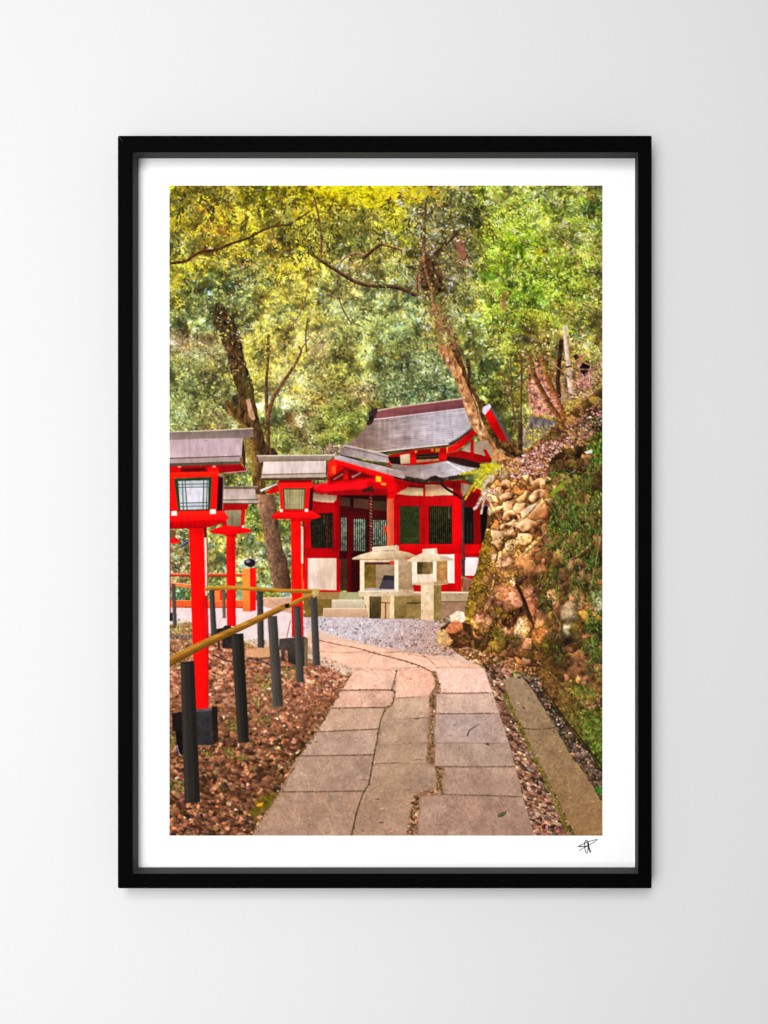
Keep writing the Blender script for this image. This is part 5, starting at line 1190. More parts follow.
for (x, y, n, L) in gd:
    leaves(inb(zone([(x-9,y-8),(x+9,y-8),(x+9,y+8),(x-9,y+8)], None, 4)), 20, (2.0, 5.0), pal=[((46,60,26),4),((70,92,36),4),((96,124,46),3),((120,96,66),1.6)], asp=(.25,.45), ang=(4,3))
    fern(x, y, n, L, (20, 160), GP, .8, 5)
leaves(inb(zone([(590,560),(606,560),(606,680),(585,680)], None, 4)), 260, (1.0, 2.8), pal=[((74,120,56),4),((100,150,76),3),((52,84,40),4),((140,170,110),1.5)])
leaves(inb(zone([(585,425),(606,410),(606,470),(590,465)], None, 3)), 130, (1.4, 3.6), pal=[((96,150,26),4),((76,120,26),4),((130,170,50),2)])
for p in ([(600,540),(596,560),(590,590)], [(575,470),(560,480),(545,490)], [(602,530),(598,545)], [(570,560),(590,545),(603,525)], [(555,640),(560,625),(553,612)]):
    line(p, .9, .6, (170,136,106), None, (.1,4), alpha=.8)
poly([(548,497),(551,492),(560,484),(566,480),(562,488),(552,496)], (128,150,40), None, (.12,4))
# fallen leaves on top of the bank
tz = zone([(505,470),(515,460),(530,452),(545,440),(560,440),(570,436),(560,450),(548,462),(545,476),(530,474),(515,478)], None, 2)
leaves(tz, 560, (1.4, 3.8), pal=[((216,164,156),4),((236,196,186),3),((190,124,116),4),((150,92,80),3),((100,60,48),3),((246,222,214),1.5),((200,140,90),2)], asp=(.4,.7), ang=(0,2.5), jit=.1)
tz2 = zone([(555,440),(575,420),(606,395),(606,425),(585,440),(570,450)], None, 3)
leaves(tz2, 420, (1.2, 3.4), pal=[((180,128,120),4),((140,94,84),4),((206,160,150),3),((90,58,46),3),((150,120,60),1.5)], asp=(.4,.7), ang=(1,2.5))
leaves(zone([(560,420),(575,410),(590,415),(580,430),(560,432)], None, 3), 70, (1.2, 3), pal=[((150,110,50),4),((110,80,36),4),((80,54,34),3)])
poly([(584,452),(592,449),(592,453),(586,454)], (236,226,204), None, FL, soft=.6)
leaves(zone([(495,462),(512,458),(520,470),(505,478),(494,474)], None, 2), 90, (1.2, 3), pal=[((196,140,60),4),((160,108,50),4),((220,180,120),2),((120,80,50),2)], asp=(.4,.7))
# loose boulders where path meets bank
CUR[0] = ROCKS
poly([(440,628),(452,620),(470,624),(474,638),(462,648),(448,648)], (74,46,24), None, (.3,5), soft=1)
poly([(449,616),(456,611),(464,612),(466,620),(460,624),(451,622)], (246,218,190), None, (.10,5), wob=.6)
poly([(445,630),(449,624),(455,620),(462,623),(463,629),(455,633),(447,633)], (218,134,90), None, (.12,5), grad=((450,622),(180,100,62),(456,634)), wob=.5)
poly([(437,631),(444,629),(448,634),(453,640),(452,647),(446,650),(438,646)], (222,176,120), None, (.14,5), grad=((440,632),(160,110,66),(452,650)), wob=.6)
poly([(453,634),(463,630),(472,632),(473,640),(464,644),(455,641)], (88,58,30), None, (.3,5), wob=.8)
line([(443,650),(449,647),(456,641)], 1.6, 1.2, (36,20,14), None)
for i in range(14): rock(rs.uniform(430,452), rs.uniform(646,656), rs.uniform(1,2), rs.uniform(.8,1.5), 0, (196,146,116), (226,190,168), (96,66,48))

# ---------------------------------------------------------------- yellow ferns over the wall
CUR[0] = FERN
YP = [(226,214,26),(206,192,24),(238,226,60),(180,164,28)]
def frond(pts, t, pal, wl, n=26, w=1.3):
    a = spline(ph(pts, t)); line(a, w, .5, pal[0], None, FL, smooth=False)
    for i in range(n):
        f = i / n; k = f * (len(a) - 1); j = int(k); p = a[j] + (a[min(j+1, len(a)-1)] - a[j]) * (k - j)
        d = a[min(j+1, len(a)-1)] - a[j]; th = math.atan2(d[1], d[0])
        l = wl * (1 - .75 * f)
        for sg in (-1, 1):
            q = p + l * np.array([math.cos(th + sg * .95), math.sin(th + sg * .95)])
            line([p, q], 1.35, .4, np.clip(np.array(pal[rs.randint(len(pal))]) * rs.uniform(.8, 1.1), 0, 255), None, None, alpha=.9, smooth=False)
frond([(340,235),(280,225),(220,215),(170,212)], 'W2', YP, 3.6, 20)
frond([(320,240),(230,245),(130,270),(60,282),(-5,295)], 'W2', YP, 4.2, 26)
frond([(260,250),(180,300),(120,380),(70,460),(40,510)], 'W2', YP, 3.0, 24)
frond([(270,265),(200,330),(150,390),(110,440)], 'W2', YP, 2.6, 18)
frond([(300,270),(230,300),(170,330)], 'W2', [(190,180,60),(160,150,60),(216,204,110)], 3, 14)
WP = [(238,222,206),(216,190,170),(246,236,226),(196,160,150),(206,196,120)]
frond([(280,310),(230,350),(200,400)], 'W2', WP, 4, 18)
frond([(220,420),(180,500),(140,570),(115,590)], 'W2', WP, 4, 20)
frond([(215,440),(200,520),(185,600),(180,630)], 'W2', WP, 3, 18)
leaves(zone([(230,400),(300,400),(280,560),(250,640),(225,560)], 'W2', 2), 90, (1.2, 3), pal=[((206,140,136),4),((226,180,170),3),((160,104,92),3),((130,90,60),2)], ang=(4,2))
leaves(zone([(290,250),(400,240),(420,320),(320,330)], 'W2', 2), 90, (1.2, 3), pal=[((176,160,100),4),((140,130,60),3),((216,190,170),2),((110,90,50),3)])

# ---------------------------------------------------------------- red lanterns
WHT = (255, 232, 218)
# far left sliver
CUR[0] = LAN_D
poly([(8,195),(25,195),(26,790),(10,790)], (170,24,30), 'F1', FL)
poly([(12,85),(66,85),(60,152),(12,152)], (104,84,52), 'F1', (.1,5)); line([(64,90),(56,150)], 1, 1, (170,8,12), 'F1')
poly([(8,160),(70,150),(112,186),(60,202),(8,202)], (228,8,16), 'F1', FL, grad=((40,160),(250,24,20),(40,190)))
poly([(8,790),(42,790),(42,860),(8,860)], (44,38,38), 'F1', (.15,5))
# lantern seen behind the first
CUR[0] = LAN_B
poly([(500,120),(576,120),(581,905),(504,905)], (240,14,10), 'F1', (.03,6), grad=((505,300),(206,4,10),(578,300)))
poly([(486,120),(586,120),(584,140),(490,140)], (170,4,8), 'F1', FL)
poly([(30,405),(196,408),(190,445),(174,448),(168,560),(30,560)], (166,6,10), 'L2', FL)
poly([(42,450),(152,448),(148,552),(60,552)], (150,138,108), 'L2', (.06,6), grad=((60,460),(120,110,84),(60,550)))
line([(92,452),(96,550)], .5, .5, (100,90,66), 'L2', alpha=.6); line([(118,452),(120,550)], .5, .5, (100,90,66), 'L2', alpha=.6)
poly([(150,446),(176,444),(168,560),(146,560)], (200,8,14), 'L2', FL)
poly([(154,548),(168,546),(168,562),(154,562)], WHT, 'L2', FL)
poly([(-60,586),(0,560),(50,545),(160,562),(200,568),(224,582),(196,594),(112,602),(60,606),(-20,600)], (236,10,14), 'L2', FL, grad=((100,560),(206,2,8),(100,602)))
poly([(34,402),(262,404),(250,412),(180,410),(34,412)], (90,60,44), 'L2', FL)
poly([(34,386),(262,384),(262,404),(34,402)], (188,168,156), 'L2', (.05,6))
poly([(34,312),(238,314),(246,384),(34,386)], (176,156,146), 'L2', (.05,6), grad=((60,315),(196,178,166),(60,385)))
line([(34,384),(256,382)], .8, .8, (60,46,40), 'L2')
poly([(34,294),(256,296),(256,312),(34,314)], (108,90,78), 'L2', (.08,6)); line([(34,295),(256,297)], .6, .6, (176,160,130), 'L2')
poly([(355,138),(400,130),(420,112),(460,112),(472,150),(470,282),(400,278),(400,190),(380,180),(380,290),(366,285),(366,185),(355,170)], (44,36,34), 'F3', (.2,5))
line([(418,30),(385,70),(368,130)], .6, .6, (190,160,150), 'F3')
# second lantern in front of the shrine
CUR[0] = LAN_C
poly([(372,-170),(446,-170),(466,705),(382,710)], (244,16,10), 'F2', (.02,6), grad=((380,200),(226,8,10),(460,200)))
poly([(446,160),(462,160),(466,420),(452,420)], (236,80,30), 'F2', FL)
poly([(446,-100),(466,-100),(464,170),(448,170)], (240,214,180), 'F2', FL); poly([(462,-170),(472,-170),(470,170),(464,170)], (120,16,16), 'F2', FL)
poly([(376,440),(392,440),(396,700),(380,706)], (190,4,10), 'F2', FL, alpha=.6)
poly([(288,722),(350,716),(470,706),(494,716),(496,918),(470,922),(400,912),(352,890),(350,806),(330,806),(326,890),(304,870),(300,800),(288,806)], (74,66,58), 'F2', (.14,6), grad=((350,760),(42,38,34),(400,900)))
poly([(470,708),(496,716),(496,920),(470,922)], (110,92,70), 'F2', (.14,6))
line([(368,590),(356,650),(342,716)], .7, .7, (150,70,60), 'F2')
poly([(335,490),(390,452),(600,452),(662,488),(640,500),(600,506),(360,506)], (250,18,18), 'L2', FL, grad=((480,470),(206,2,8),(480,506)))
poly([(466,500),(600,500),(596,520),(466,520)], (190,4,8), 'L2', FL)
poly([(398,300),(600,300),(585,462),(408,462)], (200,8,12), 'L2', FL)
poly([(590,300),(612,300),(604,452),(580,452)], (56,14,14), 'L2', FL)
poly([(412,308),(562,308),(552,446),(424,446)], (60,74,44), 'L2', FL)
poly([(424,318),(554,318),(548,440),(432,440)], (160,152,112), 'L2', (.05,6), grad=((430,320),(178,160,118),(545,440)))
for x in (444, 460, 522, 538): line([(x,320),(x + (490-x)*.06,438)], .6, .6, (104,106,72), 'L2', alpha=.8)
for y in (338, 352, 414, 428): line([(426,y),(552,y)], .5, .5, (116,112,78), 'L2', alpha=.7)
poly([(392,300),(414,300),(426,452),(404,452)], (248,20,18), 'L2', FL)
poly([(560,300),(592,298),(580,452),(556,452)], (240,14,16), 'L2', FL)
poly([(384,264),(604,258),(604,308),(390,310)], (240,16,14), 'L2', FL, grad=((480,262),(252,32,20),(480,300)))
poly([(392,246),(600,246),(600,270),(392,272)], (120,6,8), 'L2', FL)
for q in ([(398,442),(416,442),(416,462),(398,462)], [(556,440),(577,440),(577,460),(556,460)]): poly(q, WHT, 'L2', FL)
poly([(298,338),(384,282),(392,330),(340,346)], (216,10,14), 'L2', FL)
poly([(270,318),(372,278),(384,284),(300,326),(276,334)], (226,214,210), 'L2', (.06,6)); line([(280,332),(380,288)], .6, .6, (70,60,60), 'L2')
poly([(280,244),(692,238),(700,250),(690,256),(300,258)], (76,56,44), 'L2', (.1,6))
poly([(278,222),(692,214),(696,238),(276,244)], (184,164,148), 'L2', (.04,6))
poly([(292,140),(694,134),(690,212),(280,222)], (224,204,196), 'L2', (.03,8), grad=((320,150),(212,192,186),(320,215)))
line([(280,222),(692,213)], .8, .8, (92,64,58), 'L2')
poly([(690,134),(704,180),(700,250),(692,240)], (90,66,54), 'L2', FL)
poly([(250,100),(745,95),(716,132),(294,138),(268,150)], (156,136,122), 'L2', (.05,6), grad=((400,100),(136,116,104),(400,135)))
line([(250,101),(745,96)], 1.0, 1.0, (224,212,190), 'L2', FL)
# nearest lantern
CUR[0] = LAN_A
poly([(180,40),(306,40),(326,853),(345,1610),(232,1610),(205,853)], (255,12,8), 'F1', (.012,8))
poly([(268,40),(306,40),(326,853),(345,1610),(300,1610),(284,853)], (206,4,6), 'F1', None, alpha=.45, soft=3)
poly([(184,60),(306,60),(306,130),(186,130)], (170,2,6), 'F1', None, alpha=.5, soft=4)
poly([(305,60),(332,60),(332,152),(312,152)], (96,12,12), 'F1', FL)
poly([(312,150),(334,150),(338,642),(322,642)], (252,212,196), 'F1', FL); poly([(330,150),(340,150),(342,642),(336,642)], (140,70,60), 'F1', FL)
poly([(320,642),(342,642),(350,1000),(346,1610),(338,1610),(330,1000)], (176,10,12), 'F1', FL, alpha=.8)
# stone foot of the nearest post
poly([(205,725),(325,715),(330,985),(205,985)], (58,56,56), 'F3', (.12,6), grad=((220,740),(42,42,44),(320,960)))
poly([(322,700),(362,705),(368,960),(330,985)], (36,26,20), 'F3', (.15,6))
poly([(205,728),(320,716),(322,735),(206,745)], (92,80,82), 'F3', (.1,5))
poly([(30,755),(110,745),(110,885),(36,885)], (32,26,26), 'F3', (.15,6)); poly([(60,885),(110,885),(110,1060),(66,1040)], (18,16,16), 'F3', (.15,6))
line([(68,990),(80,1040),(95,1060)], 1.2, .9, (140,130,150), 'F3')
# base plate
poly([(8,900),(545,880),(540,945),(420,985),(320,1000),(8,1010)], (196,2,8), 'L1', FL, grad=((100,920),(160,0,6),(100,1000)))
poly([(8,825),(520,815),(548,850),(590,905),(545,930),(420,915),(260,930),(8,935)], (255,34,18), 'L1', FL, grad=((100,850),(236,10,12),(100,925)))
# side face and box
poly([(480,495),(535,500),(528,830),(470,835)], (30,12,12), 'L1', (.1,6)); line([(500,505),(536,512),(526,820)], .8, .8, (160,110,120), 'L1', FL, smooth=False)
poly([(8,515),(60,520),(105,835),(8,835)], (252,14,10), 'L1', FL)
poly([(418,505),(484,495),(468,835),(404,835)], (250,12,10), 'L1', FL)
poly([(58,522),(424,508),(408,826),(100,836)], (34,66,36), 'L1', (.08,6))
poly([(100,548),(390,540),(386,818),(120,824)], (186,190,196), 'L1', (.03,6))
poly([(180,612),(336,605),(332,748),(192,755)], (216,210,226), 'L1', (.03,6))
poly([(222,640),(250,628),(244,660),(230,670)], (240,224,214), 'L1', FL, soft=.8)
for (xa, xb) in ((140,150),(166,186),(346,338),(378,372)): line([(xa,545),(xb,822)], .9, .9, (58,70,62), 'L1', FL)
for y in (578, 607, 757, 790): line([(100,y+3),(400,y-4)], .8, .8, (66,84,70), 'L1', FL)
poly([(8,828),(404,822),(404,834),(8,838)], (120,6,8), 'L1', FL, alpha=.7)
for q in ([(36,836),(86,834),(88,878),(36,880)], [(404,820),(460,818),(462,862),(406,865)]): poly(q, WHT, 'L1', FL)
# rails under the roof
poly([(8,405),(700,385),(738,430),(740,452),(540,468),(480,480),(8,480)], (160,6,10), 'L1', FL)
poly([(130,430),(360,420),(358,450),(130,456)], (84,6,8), 'L1', FL, soft=1)
poly([(500,410),(700,398),(752,440),(540,462)], (140,4,10), 'L1', FL)
poly([(380,410),(480,405),(490,470),(390,475)], (226,8,14), 'L1', FL); poly([(8,410),(120,408),(124,470),(8,474)], (200,6,12), 'L1', FL)
line([(540,472),(756,452),(760,430),(728,392)], .9, .9, (190,140,150), 'L1', FL, smooth=False)
poly([(8,468),(492,456),(484,506),(8,522)], (255,40,12), 'L1', FL, grad=((200,470),(246,16,10),(200,515)))
for x in (112, 445): poly([(x-16,400),(x+16,400),(x+14,418),(x-14,418)], (216,170,130), 'L1', FL, soft=.6)
line([(490,495),(540,500)], .8, .8, (190,120,130), 'L1', FL)
# roof
poly([(8,376),(690,356),(716,386),(8,406)], (84,76,60), 'L1', (.08,6))
poly([(8,335),(692,312),(692,358),(8,378)], (168,146,144), 'L1', (.04,6))
poly([(8,150),(716,126),(700,305),(8,326)], (182,158,164), 'L1', (.025,8), grad=((300,150),(192,166,170),(300,310)))
line([(8,331),(702,308)], .95, .95, (92,66,70), 'L1', FL)
line([(360,162),(382,158)], .7, .5, (110,90,90), 'L1', FL)
poly([(716,126),(730,190),(745,300),(744,430),(722,388),(700,310)], (58,40,30), 'L1', FL); line([(716,128),(704,300),(700,370)], .9, .9, (196,176,170), 'L1', FL)
poly([(690,330),(720,310),(722,386),(694,380)], (130,88,66), 'L1', FL)
poly([(8,74),(400,62),(816,41),(822,128),(716,134),(400,140),(8,154)], (122,106,100), 'L1', (.04,6), grad=((300,70),(138,118,112),(300,150)))
line([(8,76),(400,64),(816,42)], 1.0, 1.0, (206,190,160), 'L1', FL)

# ---------------------------------------------------------------- handrail: bamboo rails on charred posts
CUR[0] = HANDRAIL
def post(p, c, hi, lo):
    poly(p, c, None, (.06,6,.5,3))
    (x0, y0), (x1, y1), (x2, y2), (x3, y3) = p
    w = x1 - x0
    poly([(x0,y0),(x0+w*.3,y0),(x3+w*.3,y3),(x3,y3)], hi, None, (.04,6,.5,3), soft=1, alpha=.8)
    poly([(x1-w*.35,y1),(x1,y1),(x2,y2),(x2-w*.35,y2)], lo, None, (.04,6,.5,3), soft=1, alpha=.8)
    line([(x0+.3,y0+.3),((x0+x1)/2,y0+.9),(x1-.3,y1+.3)], 1.0, 1.0, lo, None, FL)
post([(172,584),(175.4,584),(177,626),(173.4,626)], (80,74,70), (98,90,84), (60,54,50))
post([(209.4,590),(214.2,590),(217,636),(211.4,636)], (66,64,60), (88,84,80), (46,42,38))
post([(222,590),(225,590),(226,618),(223,618)], (110,92,84), (120,100,92), (90,70,60))
post([(257,591),(262.8,591),(264.2,647.5),(258,647.5)], (62,60,58), (84,80,78), (44,40,38))
bm = dict(c2=(110,74,14))
line([(206,589),(222,587.6),(240,588),(262,589.5),(292,591),(318,591)], 3.7, 3.9, (204,148,50), None, (.06,5,4,1), c2=(132,88,24))
for p in ([(310.4,597),(316.8,596),(320.2,665),(313.2,666)], [(293.8,606),(300.4,606),(304,682),(296.6,682.5)], [(267.8,616),(277,616),(283.2,706),(273.2,706.5)]):
    post(p, (72,68,63), (90,85,79), (54,50,45))
post([(231.4,633.5),(243.4,633.5),(249.2,742),(238.4,743)], (43,39,34), (60,56,49), (30,26,21))
post([(180.8,662),(194.4,661),(200.2,802),(185,803)], (47,42,38), (62,56,50), (33,29,25))
line([(288.5,606),(300,600),(318,592.5)], 4.6, 4.2, (196,144,60), None, (.06,5,4,1), c2=(124,84,26))
poly([(312,590),(318,589),(319,595),(313,598)], (190,160,110), None, (.1,4), soft=.8)
line([(165,664.5),(200,646),(240,627.5),(283,607.5)], 9.6, 5.6, (180,126,46), None, (.05,6,5,1), c2=(104,68,20))
line([(165,662.4),(200,644.4),(240,626.2),(283,606.6)], 1.6, .9, (204,152,66), None, (.08,6,5,1), alpha=.45)
line([(283,607.5),(285.5,606.4)], 5.4, 5.0, (150,110,40), None, FL)
poly([(285.4,604),(289,603.2),(289.8,606.8),(286.6,608.2),(284.8,606.6)], (34,20,14), None, FL)

# ---------------------------------------------------------------- print finish
# paint is never one tone: faint random tone shifts over shrine, lanterns and railing
rd_ = blur(np.isin(ids, [SHRINE, LAN_A, LAN_B, LAN_C, LAN_D, RAILING]).astype(F), .5)
wv = (1 + .035 * fbm(30, 81, 3) + .03 * fbm(5, 82, 2, 1, 5))[..., None]
img[:] = img * (1 - rd_[..., None]) + np.clip(img * wv, 0, 255) * rd_[..., None]
t_ = np.clip(img / 255, 0, 1)
t_ = t_ * np.array([1.03, 1.02, 1.015], F)
sc = np.clip(t_, 0, 1); sc = sc * sc * (3 - 2 * sc)
t_ = t_ * .78 + sc * .22
img[:] = np.clip(t_, 0, 1) * 255
img[:] = blur(img, .55)
img[:] = np.clip(img + (img - blur(img, 2.2)) * .16, 0, 255)
PRINT_K = .80
FILL, KEY, FRONT = .23, 180, 29

# ================================================================== the scene in Blender
from mathutils import Vector
scn = bpy.context.scene
col = scn.collection
D = 1.8                       # camera to frame face, metres; one photo pixel = 1 mm on the frame's face
CX, CZ = (456 - 384) / 1000, (512 - 503) / 1000
def at(x, y, d=0.0):
    """point whose place on the frame's face is photo (x, y), carried back to depth d"""
    X, Z = (x - 384) / 1000, (512 - y) / 1000
    k = (D + d) / D
    return Vector((CX + (X - CX) * k, d, CZ + (Z - CZ) * k))
def sq(x, y, d):              # same but square-on: a point straight behind the face point
    return Vector(((x - 384) / 1000, d, (512 - y) / 1000))

def nodes(name):
    m = bpy.data.materials.new(name); m.use_nodes = True
    return m, m.node_tree, m.node_tree.nodes['Principled BSDF']
def plain(name, c, rough, spec=.3, grain=.0, scale=200, bump=0.0, bscale=400):
    m, nt, b = nodes(name)
    b.inputs['Roughness'].default_value = rough
    b.inputs['Specular IOR Level'].default_value = spec
    tc = nt.nodes.new('ShaderNodeTexCoord'); nz = nt.nodes.new('ShaderNodeTexNoise'); nz.inputs['Scale'].default_value = scale; nz.inputs['Detail'].default_value = 5
    nt.links.new(tc.outputs['Object'], nz.inputs['Vector'])
    r = nt.nodes.new('ShaderNodeValToRGB')
    r.color_ramp.elements[0].color = [v * (1 - grain) for v in c] + [1]; r.color_ramp.elements[1].color = [min(v * (1 + grain), 1) for v in c] + [1]
    nt.links.new(nz.outputs['Fac'], r.inputs['Fac']); nt.links.new(r.outputs['Color'], b.inputs['Base Color'])
    if bump:
        n2 = nt.nodes.new('ShaderNodeTexNoise'); n2.inputs['Scale'].default_value = bscale; n2.inputs['Detail'].default_value = 6
        bp = nt.nodes.new('ShaderNodeBump'); bp.inputs['Strength'].default_value = bump; bp.inputs['Distance'].default_value = .001
        nt.links.new(tc.outputs['Object'], n2.inputs['Vector']); nt.links.new(n2.outputs['Fac'], bp.inputs['Height']); nt.links.new(bp.outputs['Normal'], b.inputs['Normal'])
    return m
M_WALL = plain('wall_paint', (.65, .65, .65), .9, .1, .006, 3, .12, 260)
M_BLACK = plain('black_lacquer', (.0008, .0008, .0008), .55, .012, .25, 60, .05, 500)
M_SPACER = plain('grey_spacer_card', (.056, .057, .058), .8, .1, .05, 90)
M_PAPER = plain('white_cotton_paper', (.90, .90, .90), .95, .05, .004, 300, .04, 900)
M_BOARD = plain('backing_board', (.30, .24, .18), .9, .1, .1, 60)
M_INK = plain('black_ink', (.012, .012, .013), .7, .1, .3, 300)
# the print's inks: colours laid down above, carried by the sheet itself
M_PRINT, nt, b = nodes('photo_print_ink')
b.inputs['Roughness'].default_value = .9; b.inputs['Specular IOR Level'].default_value = .04
a = nt.nodes.new('ShaderNodeVertexColor'); a.layer_name = 'ink'
nt.links.new(a.outputs['Color'], b.inputs['Base Color'])

def link(name, me, mat, parent=None):
    o = bpy.data.objects.new(name, me); col.objects.link(o)
    me.materials.append(mat)
    if parent: o.parent = parent
    return o
def mesh(name, verts, faces, mat, parent=None, bevel=0):
    me = bpy.data.meshes.new(name)
    bm = bmesh.new()
    vs = [bm.verts.new(v) for v in verts]
    for f in faces: bm.faces.new([vs[i] for i in f])
    bmesh.ops.recalc_face_normals(bm, faces=bm.faces)
    if bevel: bmesh.ops.bevel(bm, geom=bm.edges[:], offset=bevel, segments=2, affect='EDGES', clamp_overlap=True)
    bm.to_mesh(me); bm.free()
    return link(name, me, mat, parent)

# ---- wall
WY = .041
wall = mesh('wall', [(-3, WY, -2.2), (3, WY, -2.2), (3, WY, 2.2), (-3, WY, 2.2), (-3, WY + .12, -2.2), (3, WY + .12, -2.2), (3, WY + .12, 2.2), (-3, WY + .12, 2.2)],
            [(0,1,2,3), (4,5,6,7), (0,1,5,4), (1,2,6,5), (2,3,7,6), (3,0,4,7)], M_WALL)
wall['kind'] = 'structure'; wall['label'] = 'plain pale grey painted wall behind the framed photograph'

# ---- the framed photograph
root = bpy.data.objects.new('framed_photograph', None); col.objects.link(root)
root['label'] = 'black box frame on pale wall, holding a red shrine path photograph with wide white border'
root['category'] = 'picture frame'
OX0, OY0, OX1, OY1 = 117.8, 135.7, 651.7, 888.4     # outer edge on the face
IX0, IY0, IX1, IY1 = 132.5, 152.0, 638.3, 874.0     # opening
MD = .0335                                           # depth of the paper behind the face
BACK = .039
def rail(o0, o1, i0, i1, label):
    """mitred rail: outer edge o0-o1, opening edge i0-i1 (face coordinates), L-shaped in section"""
    def mid(o, i, t): return (o[0] + (i[0] - o[0]) * t, o[1] + (i[1] - o[1]) * t)
    t = .86
    prof = [(0, 0.0), (1, 0.0), (1, .0030), (t, .0030), (t, BACK), (0, BACK)]
    vs = []
    for (o, i) in ((o0, i0), (o1, i1)):
        for (f, d) in prof: vs.append(sq(*mid(o, i, f), d))
    n = len(prof)
    fs = [tuple(range(n)), tuple(range(n, 2 * n))] + [(k, (k + 1) % n, n + (k + 1) % n, n + k) for k in range(n)]
    ob = mesh('frame_rail', vs, fs, M_BLACK, root, .0005)
    return ob
g_ = .12
rail((OX0, OY0), (OX1, OY0), (IX0, IY0), (IX1, IY0), 'top')
rail((OX0, OY1), (OX1, OY1), (IX0, IY1), (IX1, IY1), 'bottom')
rail((OX0, OY0 + g_), (OX0, OY1 - g_), (IX0, IY0 + g_), (IX0, IY1 - g_), 'left')
rail((OX1, OY0 + g_), (OX1, OY1 - g_), (IX1, IY0 + g_), (IX1, IY1 - g_), 'right')
def spacer(a0, a1, b0, b1):
    """grey card strip lining the box between the lip and the paper: a = inner edge, b = outer edge"""
    vs = []
    for d in (.0032, MD - .0002):
        for p in (a0, a1, b1, b0): vs.append(sq(*p, d))
    mesh('spacer_strip', vs, [(0,1,2,3), (4,5,6,7), (0,1,5,4), (1,2,6,5), (2,3,7,6), (3,0,4,7)], M_SPACER, root)
w_ = 1.6
spacer((IX0, IY0), (IX1, IY0), (IX0 - w_, IY0 - w_), (IX1 + w_, IY0 - w_))
spacer((IX0, IY1), (IX1, IY1), (IX0 - w_, IY1 + w_), (IX1 + w_, IY1 + w_))
spacer((IX0, IY0), (IX0, IY1), (IX0 - w_, IY0 - w_), (IX0 - w_, IY1 + w_))
spacer((IX1, IY0), (IX1, IY1), (IX1 + w_, IY0 - w_), (IX1 + w_, IY1 + w_))
def board(name, x0, y0, x1, y1, d0, d1, mat):
    vs = [sq(x, y, d) for d in (d0, d1) for x, y in ((x0, y0), (x1, y0), (x1, y1), (x0, y1))]
    return mesh(name, vs, [(0,1,2,3), (4,5,6,7), (0,1,5,4), (1,2,6,5), (2,3,7,6), (3,0,4,7)], mat, root)
board('mat_board', IX0 - 1.8, IY0 - 1.8, IX1 + 1.8, IY1 + 1.8, MD, MD + .0020, M_PAPER)
board('backing_board', IX0 - 1.8, IY0 - 1.8, IX1 + 1.8, IY1 + 1.8, MD + .0023, MD + .0045, M_BOARD)

# ---- the artist's mark in the lower margin: drawn pen strokes
def pen(paths, d):
    vs, fs = [], []
    for pts, w in paths:
        a = spline(np.array(pts, F)); n0 = len(vs)
        for k in range(len(a)):
            q = a[min(k + 1, len(a) - 1)] - a[max(k - 1, 0)]; L = max(float(np.hypot(*q)), 1e-4)
            nx, ny = -q[1] / L * w * .68, q[0] / L * w * .68
            dd = d - len(fs) * 2e-7
            vs += [at(a[k][0] + nx, a[k][1] + ny, dd), at(a[k][0] - nx, a[k][1] - ny, dd)]
        for k in range(len(a) - 1):
            i = n0 + 2 * k; fs.append((i, i + 1, i + 3, i + 2))
    return mesh('signature', vs, fs, M_INK, root)
G = lambda *p: [(568 + u * .04948, 830 + v * .04948) for u, v in p]
sig = pen([(G((205,330),(260,305),(340,268),(430,232),(520,205),(595,188)), .55), (G((595,190),(560,225),(470,280),(390,325),(300,372),(220,420)), .5),
     (G((200,328),(260,336),(320,334),(400,326)), .75), (G((345,330),(335,280),(345,235),(372,208),(395,225),(408,260),(412,330)), .7),
     (G((340,330),(345,390),(355,440),(375,470),(392,450),(402,390),(410,320)), .55), (G((398,240),(412,290),(420,350),(440,410),(455,455)), 1.15), (G((402,245),(408,300),(404,340)), 1.2)], MD - .00012)
sig['label'] = 'small black scribbled pen signature in the white margin under the picture'

# ---- the photographic print: one flat sheet, its depicted things as pieces of it
def majority(ids):
    best = np.full(ids.shape, -1, F); out = np.zeros_like(ids)
    for k in range(int(ids.max()) + 1):
        m = (ids == k).astype(F)
        if not m.any(): continue
        m = blur(m, 1.6); q = m > best; best[q] = m[q]; out[q] = k
    return out
def pieces(m):
    """connected pieces of a mask, largest first, by joining the runs of its rows"""
    par, runs, prev = [], [], []
    def find(a):
        while par[a] != a: par[a] = par[par[a]]; a = par[a]
        return a
    for y in range(m.shape[0]):
        d = np.diff(np.r_[0, m[y].astype(np.int8), 0]); st, en = np.nonzero(d == 1)[0], np.nonzero(d == -1)[0]
        cur = []
        for a, b in zip(st, en):
            k = len(par); par.append(k); runs.append((y, a, b)); cur.append((a, b, k))
            for (pa, pb, pk) in prev:
                if pa < b and a < pb: par[find(pk)] = find(k)
        prev = cur
    out = {}
    for k, rn in enumerate(runs): out.setdefault(find(k), []).append(rn)
    return sorted(out.values(), key=lambda rr: -sum(b - a for _, a, b in rr))
ids = majority(ids)
for k, other in ((TREE_R, WOOD), (TREE_L, WOOD), (PLINTH, SHRINE), (SHRINE, None), (BANK, None), (PATH, None), (LITTER, None), (LITTER2, None), (STEPS, None), (GRAVEL, None), (STUMP, WOOD), (FERN, WOOD), (ROCKS, BANK), (KERB, None), (GUTTER, None)):
    ps = pieces(ids == k)
    for rr in ps[1:]:
        size = sum(b - a for _, a, b in rr)
        if other is None and size > 400: continue
        for y, a, b in rr: ids[y, a:b] = WOOD if other is None else other
def lin(c):
    c = np.clip(c / 255, 0, 1)
    return np.where(c <= .04045, c / 12.92, ((c + .055) / 1.055) ** 2.4).astype(F)
INK = lin(img) * PRINT_K
PD = MD - .0003
c00, c11 = at(PX0, PY0, PD), at(PX1, PY1, PD)
